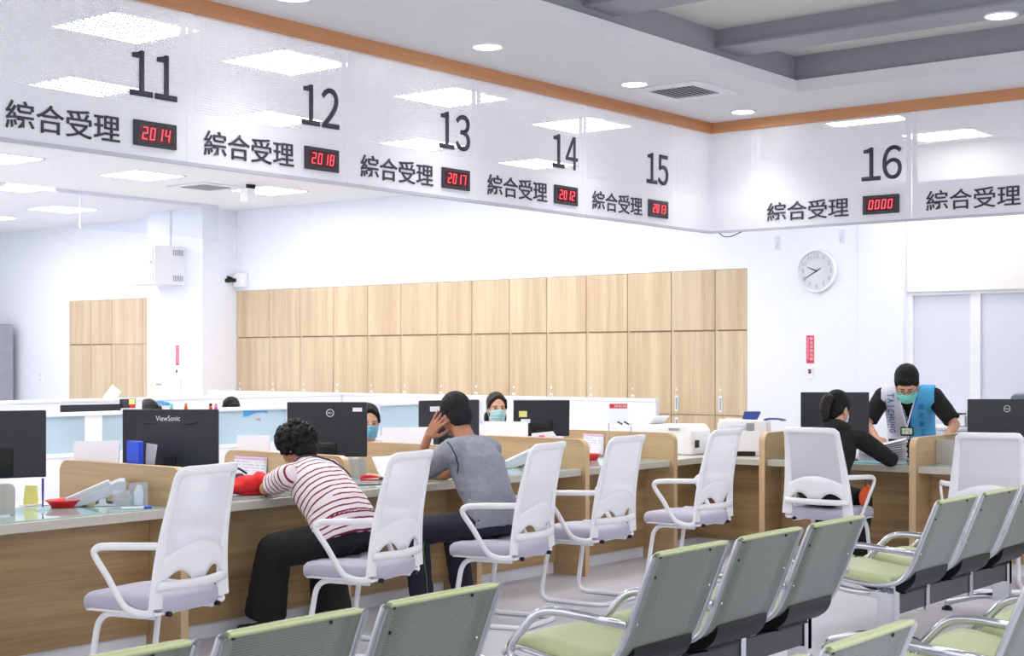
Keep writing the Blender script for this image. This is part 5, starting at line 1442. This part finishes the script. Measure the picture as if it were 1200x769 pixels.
for s in 'LR': shoe(w1, base, P['an' + s], 95, 0.23)
bm = B(); random.seed(3); hd.e(bm, (0, -0.055, -0.06), (0.08, 0.06, 0.055))
hd.e(bm, (0, -0.02, 0.035), (0.105, 0.115, 0.105), 20, 14)
for i in range(420):
    a = random.uniform(0, 2 * math.pi); zz = random.uniform(-0.75, 1.0); rr = math.sqrt(max(0, 1 - zz * zz))
    x, y, z = rr * math.cos(a), rr * math.sin(a), zz
    if y > 0.62 and z < 0.45: continue
    hd.e(bm, (x * 0.112, -0.022 + y * 0.118, 0.035 + z * 0.108), (random.uniform(0.008, 0.017),) * 3, 8, 6)
garment('hair', 'hair', w1, base, bm, 0.0045, 2, 0.004, 70)
# bag strap across the back
strap = snap(sh1, base, smooth_path([V((5.56, 6.06, 0.97)), V((5.60, 5.985, 1.0)), V((5.66, 5.90, 1.0)), V((5.76, 5.82, 0.94)), V((5.84, 5.74, 0.84)), V((5.87, 5.72, 0.72))], 8), 0.003)
bm = B(); tube(bm, smooth_path(strap[::2], 3), 0.006, 8); shift(bm, base); obj('bag_strap', bm, M['dark_cloth'], w1, 60)

# --- person in the grey shirt, hand on the face
base = (6.72, 5.6, 0)
P = dict(hip=(6.74, 5.50, 0.56), waist=(6.74, 5.535, 0.70), chest=(6.75, 5.63, 0.88), neck=(6.77, 5.735, 1.03),
         shL=(6.575, 5.68, 0.975), shR=(6.94, 5.70, 0.972), elL=(6.69, 6.085, 0.795), wrL=(6.692, 5.965, 1.055), elR=(7.02, 6.12, 0.795), wrR=(6.88, 6.34, 0.785),
         knL=(6.50, 5.90, 0.50), anL=(6.53, 5.87, 0.09), knR=(6.90, 5.95, 0.50), anR=(6.88, 5.85, 0.09), k=1.0,
         handL=((0.08, -0.62, 0.78), (0.95, -0.15, 0.0), (0.0, -0.75, -0.6), dict(curl=0.12, splay=0.2, k=1.02, thumb=0.4)), handR=((-0.4, 0.9, -0.05), (0, 0, -1), (-1, 0, 0)))
hd = Head((6.79, 5.84, 1.178), 74, 12, 1.04, -6)
m1 = person('person in a heather grey shirt resting the head on one hand at the counter', base, P, hd, 'skin_tan', 0.0045)
bm = B(); Rr = V(P['shR']) - V(P['shL']); hip, waist, chest, neck = (V(P[x]) for x in ('hip', 'waist', 'chest', 'neck'))
torso(bm, [(hip - V((0, 0, 0.03)), 0.185, 0.14), (hip.lerp(waist, 0.5), 0.178, 0.132), (waist, 0.17, 0.128), (waist.lerp(chest, 0.5), 0.178, 0.13), (chest, 0.19, 0.134), (chest.lerp(neck, 0.55), 0.182, 0.112), (neck, 0.075, 0.068)], Rr)
cap(bm, V(P['shL']) + V((0.03, 0, 0)), 0.08, V(P['shR']) - V((0.03, 0, 0)), 0.08, 16)
for s in 'LR':
    cap(bm, chest.lerp(neck, 0.5), 0.095, P['sh' + s], 0.076, 16); cap(bm, neck + V((0, 0, -0.02)), 0.06, P['sh' + s], 0.07, 16); sleeve(bm, P['sh' + s], P['el' + s], 0.0, 0.62, 0.076, 0.072)
sh2 = garment('shirt', 'grey_cloth', m1, base, bm, 0.0065, 12, 0.014, 12)
seam = snap(sh2, base, smooth_path([V((6.62, 5.80, 1.06)), V((6.58, 5.72, 1.05)), V((6.55, 5.66, 0.99)), V((6.555, 5.62, 0.92)), V((6.57, 5.63, 0.85))], 7), 0.003)
bm = B(); tube(bm, seam, 0.003, 6); shift(bm, base); obj('shoulder_seam', bm, M['black'], m1, 180)
bm = trousers(P, 1.0, 0.072, 0.095, 0.08); tr2 = garment('trousers', 'navy_cloth', m1, base, bm, 0.008, 8, 0.008, 11)
bm = B(); kn, an = V(P['knL']), V(P['anL']); tube(bm, snap(tr2, base, [kn.lerp(an, q / 14) + V((-0.03, -0.09, 0)) for q in range(2, 14)], 0.001), 0.0016, 6); shift(bm, base); obj('leg_piping', bm, plain('neon_green_piping', (96, 170, 104), 0.6), m1, 180)
for s in 'LR': shoe(m1, base, P['an' + s], 100, 0.26)
bm = B(); cap_hair(hd, bm, 1.0); garment('hair', 'hair_grey', m1, base, bm, 0.005, 4, 0.004, 70)
hd.face(m1, base, 'hair_grey')

# --- person in black with a ponytail at the right-hand counter
base = (9.72, 4.82, 0)
P = dict(hip=(9.62, 4.84, 0.565), waist=(9.66, 4.835, 0.70), chest=(9.745, 4.82, 0.87), neck=(9.83, 4.82, 1.02),
         shL=(9.79, 4.985, 0.96), shR=(9.815, 4.65, 0.955), elR=(10.03, 4.51, 0.80), wrR=(10.25, 4.62, 0.785), elL=(10.0, 5.12, 0.80), wrL=(10.24, 5.0, 0.785),
         knR=(9.98, 4.70, 0.50), anR=(9.98, 4.73, 0.09), knL=(9.98, 4.99, 0.50), anL=(9.88, 4.99, 0.09), k=0.92,
         handR=((0.9, 0.4, -0.05), (0, 0, -1), (0, 1, 0)), handL=((0.9, -0.4, -0.05), (0, 0, -1), (0, -1, 0)))
hd = Head((9.905, 4.86, 1.15), -8, 24, 1.02)
w2 = person('person in black with a ponytail and white mask writing at the right counter', base, P, hd, 'skin', 0.006)
bm = B(); Rr = V(P['shR']) - V(P['shL']); hip, waist, chest, neck = (V(P[x]) for x in ('hip', 'waist', 'chest', 'neck'))
torso(bm, [(hip - V((0, 0, 0.02)), 0.18, 0.135), (hip.lerp(waist, 0.5), 0.17, 0.125), (waist, 0.158, 0.12), (chest, 0.172, 0.125), (chest.lerp(neck, 0.62), 0.15, 0.10), (neck, 0.072, 0.068)], Rr)
for s in 'LR':
    cap(bm, chest.lerp(neck, 0.5), 0.085, P['sh' + s], 0.07, 16); sleeve(bm, P['sh' + s], P['el' + s], 0, 1.0, 0.07, 0.058)
    e_, w_ = V(P['el' + s]), V(P['wr' + s]); ell(bm, e_, (0.058,) * 3); tube(bm, [e_, e_.lerp(w_, 0.93)], [0.057, 0.042], 18)
ell(bm, neck + V((-0.055, 0.0, 0.012)), (0.075, 0.105, 0.06)); ell(bm, neck + V((-0.02, 0.075, 0.0)), (0.06, 0.045, 0.045)); ell(bm, neck + V((-0.02, -0.075, 0.0)), (0.06, 0.045, 0.045))
garment('hooded_jacket', 'black_cloth', w2, base, bm, 0.0065, 7, 0.007, 14)
bm = trousers(P, 1.0, 0.062, 0.09, 0.072); garment('trousers', 'black_cloth', w2, base, bm, 0.008, 8, 0.006, 11)
for s in 'LR': shoe(w2, base, P['an' + s], -10, 0.24)
bm = B(); cap_hair(hd, bm, 1.04); hd.e(bm, (0, -0.06, -0.055), (0.062, 0.045, 0.06)); garment('hair', 'hair', w2, base, bm, 0.0055, 4, 0.004, 60)
bm = B(); pts = [hd.p(0, -0.11, 0.045), hd.p(0, -0.145, 0.02), hd.p(0.0, -0.15, -0.04), hd.p(0.005, -0.13, -0.10), hd.p(0.01, -0.115, -0.135)]
tube(bm, smooth_path(pts, 5), [0.02 + 0.022 * math.sin(math.pi * min(1, (i + 2) / 20)) for i in range(21)], 14)
me = remesh(bm, 0.006, 3); wrinkle(me, 0.006, 50); me.transform(Matrix.Translation(-V(base))); obj_me('ponytail', me, M['hair_brown'], w2)
bm = B(); c0 = hd.p(0, -0.118, 0.04); tube(bm, [c0 + (hd.R * math.cos(q) + hd.U * math.sin(q)) * 0.021 for q in [2 * math.pi * k / 20 for k in range(20)]], 0.007, 8, True); shift(bm, base); obj('hair_tie', bm, plain('tan_hair_tie', (190, 140, 116), 0.7), w2, 180)
hd.mask(w2, base, 'mask_white'); hd.face(w2, base)
t = thing('pouch', 'orange pouch at the lap of the person in black with a ponytail', 'pouch', (9.80, 4.60, 0.47))
bm = B(); ell(bm, (0, 0, 0.07), (0.09, 0.022, 0.07)); ell(bm, (0.05, 0.0, 0.11), (0.045, 0.022, 0.05)); me = remesh(bm, 0.006, 4); wrinkle(me, 0.006, 30); obj_me('cloth', me, M['orange'], t)
bm = B(); tube(bm, smooth_path([(0.07, 0, 0.14), (0.1, 0, 0.2), (0.05, 0.01, 0.22), (0.02, 0, 0.13)], 5), 0.006, 8); obj('strap', bm, plain('dark_green_strap', (40, 84, 70), 0.7), t, 180)

# --- volunteer standing behind the right-hand counter
base = (11.36, 4.85, 0)
P = dict(hip=(11.38, 4.86, 0.90), waist=(11.34, 4.86, 1.00), chest=(11.22, 4.86, 1.16), neck=(11.10, 4.86, 1.275),
         shL=(11.14, 4.665, 1.225), shR=(11.14, 5.055, 1.225), elR=(11.02, 5.17, 1.01), wrR=(10.85, 5.07, 0.90), elL=(11.06, 4.50, 1.01), wrL=(10.84, 4.60, 0.84),
         knL=(11.38, 4.76, 0.48), anL=(11.40, 4.76, 0.08), knR=(11.38, 4.96, 0.48), anR=(11.40, 4.96, 0.08), k=1.0,
         handR=((-0.75, -0.35, -0.55), (0.25, -0.5, -0.55), (-0.3, -0.8, 0.2), dict(curl=0.75, splay=0.05, thumb=0.9)), handL=((-0.9, 0.3, -0.35), (0, 0.3, -1), (-0.2, 0.9, 0), dict(curl=0.5)))
TURN = Matrix.Translation((11.15, 4.86, 0)) @ Matrix.Rotation(math.radians(18), 4, 'Z') @ Matrix.Translation((-11.15, -4.86, 0))
for key, val in list(P.items()):
    if key.startswith('hand'): P[key] = tuple(TURN.to_3x3() @ V(q) if isinstance(q, tuple) else q for q in val)
    elif key != 'k': P[key] = TURN @ V(val)
VF = TURN.to_3x3() @ V((-1, 0, 0))
hd = Head(TURN @ V((11.01, 4.86, 1.325)), 200, 40, 1.12)
vo = person('standing person in a white and blue vest and mint mask sorting papers', base, P, hd, 'skin', 0.005)
bm = B(); Rr = V(P['shR']) - V(P['shL']); hip, waist, chest, neck = (V(P[x]) for x in ('hip', 'waist', 'chest', 'neck'))
TR = [(hip - V((0, 0, 0.06)), 0.175, 0.125), (hip.lerp(waist, 0.5), 0.168, 0.12), (waist, 0.165, 0.118), (waist.lerp(chest, 0.5), 0.17, 0.12), (chest, 0.18, 0.122), (chest.lerp(neck, 0.6), 0.16, 0.098), (neck, 0.07, 0.064)]
torso(bm, TR, Rr)
for s in 'LR':
    cap(bm, chest.lerp(neck, 0.5), 0.085, P['sh' + s], 0.072, 16); sleeve(bm, P['sh' + s], P['el' + s], 0, 0.86, 0.074, 0.07)
garment('t_shirt', 'black_cloth', vo, base, bm, 0.0065, 7, 0.005, 14)
bm = trousers(P, 1.0, 0.07, 0.095, 0.078); garment('trousers', 'navy_cloth', vo, base, bm, 0.008, 8, 0.006, 11)
for s in 'LR': shoe(vo, base, P['an' + s], 180, 0.26)
bm = B(); cap_hair(hd, bm, 1.03); hd.e(bm, (0, 0.045, 0.072), (0.066, 0.045, 0.035)); garment('hair', 'hair', vo, base, bm, 0.0055, 4, 0.004, 60)
hd.mask(vo, base, 'mask_teal'); hd.face(vo, base)
for q in (-1, 1):
    bm = B(); tube(bm, [hd.p(q * 0.033 + 0.025 * math.cos(a), 0.098 - 0.004 * abs(math.cos(a)), 0.003 + 0.017 * math.sin(a)) for a in [2 * math.pi * k / 22 for k in range(22)]], 0.0016, 6, True)
    tube(bm, [hd.p(q * 0.057, 0.094, 0.008), hd.p(q * 0.076, 0.03, 0.008), hd.p(q * 0.08, -0.01, 0.0)], 0.0014, 6)
    if q > 0: tube(bm, [hd.p(-0.008, 0.1, 0.006), hd.p(0.008, 0.1, 0.006)], 0.0014, 6)
    shift(bm, base); obj('eyeglasses', bm, M['dark'], vo, 180)
# open vest, cut from a shell over the shoulders: two halves in white and sky blue
bm = B(); torso(bm, [(c_, a_ + 0.02, b_ + 0.02) for c_, a_, b_ in TR[:-1]] + [(TR[-1][0] + V((0.0, 0, 0.01)), 0.105, 0.085)], Rr)
for s in 'LR': cap(bm, chest.lerp(neck, 0.5), 0.105, P['sh' + s], 0.094, 18); cap(bm, neck + V((0, 0, -0.015)), 0.07, P['sh' + s], 0.088, 18)
vm = remesh(bm, 0.007, 10, 0.5); Rn = Rr.normalized(); hem = hip.z - 0.02
vest = {}
for side, mt, lb in ((1, 'vest_white', 'white vest half'), (-1, 'vest_blue', 'sky blue vest half')):
    bm = bmesh.new(); bm.from_mesh(vm); kill = []
    for f in bm.faces:
        c = f.calc_center_median(); l_ = (c - chest).dot(Rn) * side; zr = c.z
        front = f.normal.dot(VF) > -0.35
        vw = 0.006 + max(0.0, (zr - 1.06)) * 0.36
        if l_ < 0 or (front and l_ < vw and (c - chest.lerp(neck, 0.5)).dot(VF) > -0.06) or l_ > 0.205 or zr < hem or (zr > 1.268 and l_ < 0.075): kill.append(f)
    bmesh.ops.delete(bm, geom=kill, context='FACES'); shift(bm, base)
    o = obj('vest_panel', bm, M[mt], vo, 180, label=lb); vest[side] = o
    sm_ = o.modifiers.new('smooth', 'SMOOTH'); sm_.iterations = 6; sm_.factor = 0.5
    solid(o, 0.006)
from mathutils.bvhtree import BVHTree
def on_vest(side, l_, z):
    o = vest[side]; t_ = BVHTree.FromPolygons([v.co.copy() for v in o.data.vertices], [tuple(p.vertices) for p in o.data.polygons])
    org = TURN @ V((10.0, 4.86, z)) + Rn * (side * l_) - V(base); hit = t_.ray_cast(org, -VF)
    return (hit[0], hit[1]) if hit[0] is not None else (TURN @ V((11.05, 4.86, z)) + Rn * (side * l_) - V(base), VF)
bm = B(); tube(bm, [on_vest(1, 0.17, 0.97 + 0.025 * k)[0] + VF * 0.003 for k in range(10)], 0.004, 8); obj('vest_piping', bm, M['royal'], vo, 180)
for q in (1, -1):
    bm = B(); tube(bm, [on_vest(q, 0.016 + max(0.0, (0.92 + 0.03 * k - 1.06)) * 0.36, 0.92 + 0.03 * k)[0] + VF * 0.003 for k in range(11)], 0.004, 8); obj('vest_piping', bm, M['royal'], vo, 180)
def vest_text(chars, side, l_, z0, dz, size, mat, turn):
    for i, ch_ in enumerate(chars):
        q, n = on_vest(side, l_, z0 - dz * i)
        if n.dot(VF) < 0: n = -n
        n = (n + VF * 0.35).normalized()
        rt = V((0, 0, 1)).cross(n).normalized(); up = n.cross(rt).normalized()
        x_, y_ = (rt, up) if not turn else (-up, rt)
        fw_ = 0.22 if ch_ == 'I' else 1.0
        text('letter', ch_, M[mat], vo, (-size[0] / 2 * fw_, size[0] / 2 * fw_, -size[1] / 2, size[1] / 2), q + n * 0.010, x_, y_, 0.001, False, 0.012)
vest_text('TAICHUNG', 1, 0.128, 1.235, 0.0405, (0.034, 0.054), 'text_blue', True)
vest_text('民政志工', -1, 0.10, 1.15, 0.068, (0.046, 0.05), 'text_blue', False)
# lanyard with an id badge
bpos = V((11.02, 4.86, 0.955))
bm = B()
for q in (-1, 1): tube(bm, [TURN @ p for p in smooth_path([V((11.12, 4.86 + q * 0.075, 1.29)), V((11.02, 4.86 + q * 0.055, 1.19)), V((11.005, 4.86 + q * 0.02, 1.06)), bpos + V((0.0, 0, 0.03))], 6)], 0.004, 6, flat=(0.006, 0.0015, (1, 0, 0)))
shift(bm, base); obj('lanyard', bm, M['lav'], vo, 60)
bm = B(); prism(bm, rrect(-0.05, 0.05, -0.035, 0.035, 0.01, 4), 'yz', 0, 0.006)
for v in bm.verts: v.co = TURN @ (v.co + bpos) - V(base)
obj('badge', bm, M['black'], vo, bevel=0.001)
bm = B(); box(bm, -0.001, 0.0, -0.04, 0.04, -0.024, 0.024)
for v in bm.verts: v.co = TURN @ (v.co + bpos) - V(base)
obj('badge_card', bm, plain('badge_print', (190, 210, 190), 0.4, var=0.5, nscale=40), vo)
t = thing('pen', 'red pen held by the standing volunteer over the papers', 'pen', (10.71, 4.90, 0.872), math.radians(-70), 'pens on the counter')
bm = B(); tube(bm, [(-0.06, 0, 0.045), (0.05, 0, -0.04)], 0.0045, 10); obj('barrel', bm, M['red'], t, 40)
bm = B(); tube(bm, [(0.05, 0, -0.04), (0.06, 0, -0.048)], [0.0045, 0.001], 10); obj('tip', bm, M['dark'], t, 40)

# --- clerks behind the counter
def clerk(hc, yaw, pitch, label, mask, hair, pony=False, k=0.94, lap=False):
    R, F_, U = axes(yaw); c = V(hc); g = V((c.x, c.y, 0))
    nk = c - F_ * 0.045 - U * 0.135; sh_ = nk - U * 0.06 - F_ * 0.01; seat = g - F_ * 0.18 + U * 0.56
    P = dict(hip=seat, waist=seat.lerp(nk, 0.32), chest=seat.lerp(nk, 0.68), neck=nk, shR=sh_ + R * 0.17, shL=sh_ - R * 0.17,
             elR=sh_ + R * 0.2 - U * 0.235 + F_ * 0.08, elL=sh_ - R * 0.2 - U * 0.235 + F_ * 0.08,
             k=k)
    ez = P['elR'].z
    P['wrR'] = P['elR'] + F_ * 0.2 - R * 0.08; P['wrL'] = P['elL'] + F_ * 0.2 + R * 0.08
    P['wrR'].z = P['wrL'].z = max(0.80, ez - 0.06)
    if lap:
        P['wrR'] = P['elR'] + F_ * 0.12 - R * 0.12 - U * 0.1; P['wrL'] = P['elL'] + F_ * 0.12 + R * 0.12 - U * 0.1
    P['handR'] = (F_ - R * 0.3, V((0, 0, -1)), -R); P['handL'] = (F_ + R * 0.3, V((0, 0, -1)), R)
    for s, q in (('R', 1), ('L', -1)):
        P['kn' + s] = seat + F_ * 0.36 + R * (q * 0.1) - U * 0.06; P['an' + s] = P['kn' + s] - U * 0.41 - F_ * 0.06
    base = tuple(g); hd = Head(hc, yaw, pitch, k)
    o = person(label, base, P, hd, 'skin', 0.007)
    bm = B(); hip, waist, chest, neck = (V(P[x]) for x in ('hip', 'waist', 'chest', 'neck')); Rr = R
    torso(bm, [(hip, 0.165, 0.12), (waist, 0.145, 0.11), (chest, 0.16, 0.118), (chest.lerp(neck, 0.62), 0.142, 0.095), (neck - U * 0.005, 0.066, 0.062)], Rr)
    for s in 'LR':
        cap(bm, chest.lerp(neck, 0.5), 0.08, P['sh' + s], 0.064, 16); sleeve(bm, P['sh' + s], P['el' + s], 0, 1.0, 0.064, 0.052)
        e_, w_ = V(P['el' + s]), V(P['wr' + s]); ell(bm, e_, (0.052,) * 3); tube(bm, [e_, e_.lerp(w_, 0.85)], [0.05, 0.042], 16)
    garment('blouse', 'white_cloth', o, base, bm, 0.008, 7, 0.004, 14)
    bm = trousers(P, 0.95, 0.06, 0.09, 0.07); garment('trousers', 'navy_cloth', o, base, bm, 0.01, 6)
    for s in 'LR': shoe(o, base, P['an' + s], yaw, 0.23)
    bm = B(); hd.e(bm, (0, -0.034, 0.047), (0.083, 0.092, 0.09), 20, 14); hd.e(bm, (0, -0.06, -0.01), (0.078, 0.06, 0.085), 20, 14)
    for q in (-1, 1): hd.e(bm, (q * 0.07, -0.015, 0.025), (0.015, 0.04, 0.05))
    for q in (-1, 1): hd.cp(bm, (q * 0.012, 0.045, 0.098), 0.024, (q * 0.058, 0.042, 0.062), 0.021); hd.cp(bm, (q * 0.058, 0.042, 0.062), 0.021, (q * 0.077, 0.012, 0.0), 0.012)
    if pony: hd.e(bm, (0.0, -0.10, -0.07), (0.035, 0.03, 0.075)); hd.e(bm, (-0.075, -0.05, -0.085), (0.022, 0.03, 0.05)); hd.e(bm, (0.075, -0.05, -0.085), (0.022, 0.03, 0.05))
    garment('hair', hair, o, base, bm, 0.0055, 4, 0.003, 60)
    hd.mask(o, base, mask); hd.face(o, base, hair)
    return g - F_ * 0.2
seats = []
seats.append((clerk((9.06, 7.36, 1.135), 232, 4, 'masked clerk with tied dark brown hair seated right of the person in grey', 'mask', 'hair_brown', True), 232))
seats.append((clerk((7.505, 7.25, 1.08), 232, 12, 'masked clerk half hidden behind the monitor by the striped shirt', 'mask_blue', 'hair', lap=True), 236))
seats.append((clerk((8.85, 10.25, 1.052), 250, 30, 'clerk behind the partition, only the black hair top showing', 'mask_white', 'hair', lap=True), 250))
def office_chair(x, y, rz, label, top=0.98):
    t = thing('office_chair', label, 'chair', (x, y, 0), rz, 'black office chairs behind the counter')
    bm = B(); prism(bm, rrect(-0.23, 0.23, -0.22, 0.22, 0.08, 5), 'xy', 0.42, 0.47); obj('seat', bm, M['dark_cloth'], t, bevel=0.015, seg=3)
    bm = B(); grid(bm, lambda u, v: V(((u - 0.5) * 0.44 * (1 - 0.45 * max(0, v - 0.75) ** 1.2 * 4 * abs(u - 0.5) * 2), -0.24 - 0.05 * v + 0.06 * (2 * u - 1) ** 2, 0.52 + (top - 0.52) * v - 0.1 * (2 * u - 1) ** 2 * v ** 3)), 16, 12)
    o = obj('backrest', bm, M['black'], t, 180); solid(o, 0.03)
    bm = B(); tube(bm, [(0, -0.02, 0.08), (0, -0.02, 0.42)], 0.025, 12); obj('column', bm, M['chrome'], t, 40)
    bm = B(); tube(bm, smooth_path([(0, -0.05, 0.41), (0, -0.25, 0.42), (0, -0.29, 0.5), (0, -0.3, 0.62)], 5), 0.018, 8); obj('back_stem', bm, M['black'], t, 180)
    for k in range(5):
        a = 2 * math.pi * k / 5; d = V((math.cos(a), math.sin(a), 0))
        bm = B(); tube(bm, [V((0, -0.02, 0.1)), V((0, -0.02, 0.075)) + d * 0.27], [0.024, 0.015], 8); lg = obj('leg', bm, M['black'], t, 40)
        bm = B(); ell(bm, V((0, -0.02, 0.028)) + d * 0.28, (0.026, 0.026, 0.026), seg=12, ring=8); obj('caster', bm, M['black'], lg, 180)
    return t
for (g_, yaw), d in zip(seats, ('of the clerk beside the older dark monitor', 'of the half hidden clerk', 'of the clerk behind the partition')):
    office_chair(g_.x, g_.y, math.radians(yaw - 90), 'black office chair ' + d, 0.90)
office_chair(8.35, 10.38, math.radians(205), 'black office chair back dome showing above the lettered monitor', 1.175)

# --- red and charcoal bag on the counter
t = thing('shoulder_bag', 'red and charcoal cloth bag on the counter left of the striped shirt', 'bag', (5.565, 6.36, TZ), math.radians(-38))
bm = B(); ell(bm, (0.04, 0, 0.055), (0.10, 0.07, 0.052)); ell(bm, (0.10, 0.0, 0.075), (0.05, 0.06, 0.05)); ell(bm, (-0.02, -0.01, 0.045), (0.08, 0.07, 0.042)); ell(bm, (0.05, 0.0, 0.004), (0.10, 0.06, 0.006))
me = remesh(bm, 0.006, 5); wrinkle(me, 0.012, 18, 3)
for v in me.vertices: v.co.z = max(0.001, v.co.z)
obj_me('red_body', me, M['red_cloth'], t)
bm = B(); ell(bm, (-0.12, 0, 0.05), (0.07, 0.075, 0.05)); ell(bm, (-0.06, 0.04, 0.085), (0.11, 0.045, 0.03)); ell(bm, (-0.13, 0.0, 0.02), (0.07, 0.06, 0.02))
me = remesh(bm, 0.006, 5); wrinkle(me, 0.010, 18, 5)
for v in me.vertices: v.co.z = max(0.001, v.co.z)
obj_me('charcoal_flap', me, M['dark_cloth'], t)
bm = B(); tube(bm, smooth_path([(-0.05, 0.02, 0.10), (-0.06, 0.02, 0.135), (-0.02, 0.02, 0.145), (0.03, 0.02, 0.115)], 6), 0.006, 8); obj('handle', bm, M['black'], t, 180)

bpy.data.scenes.remove(TMP)
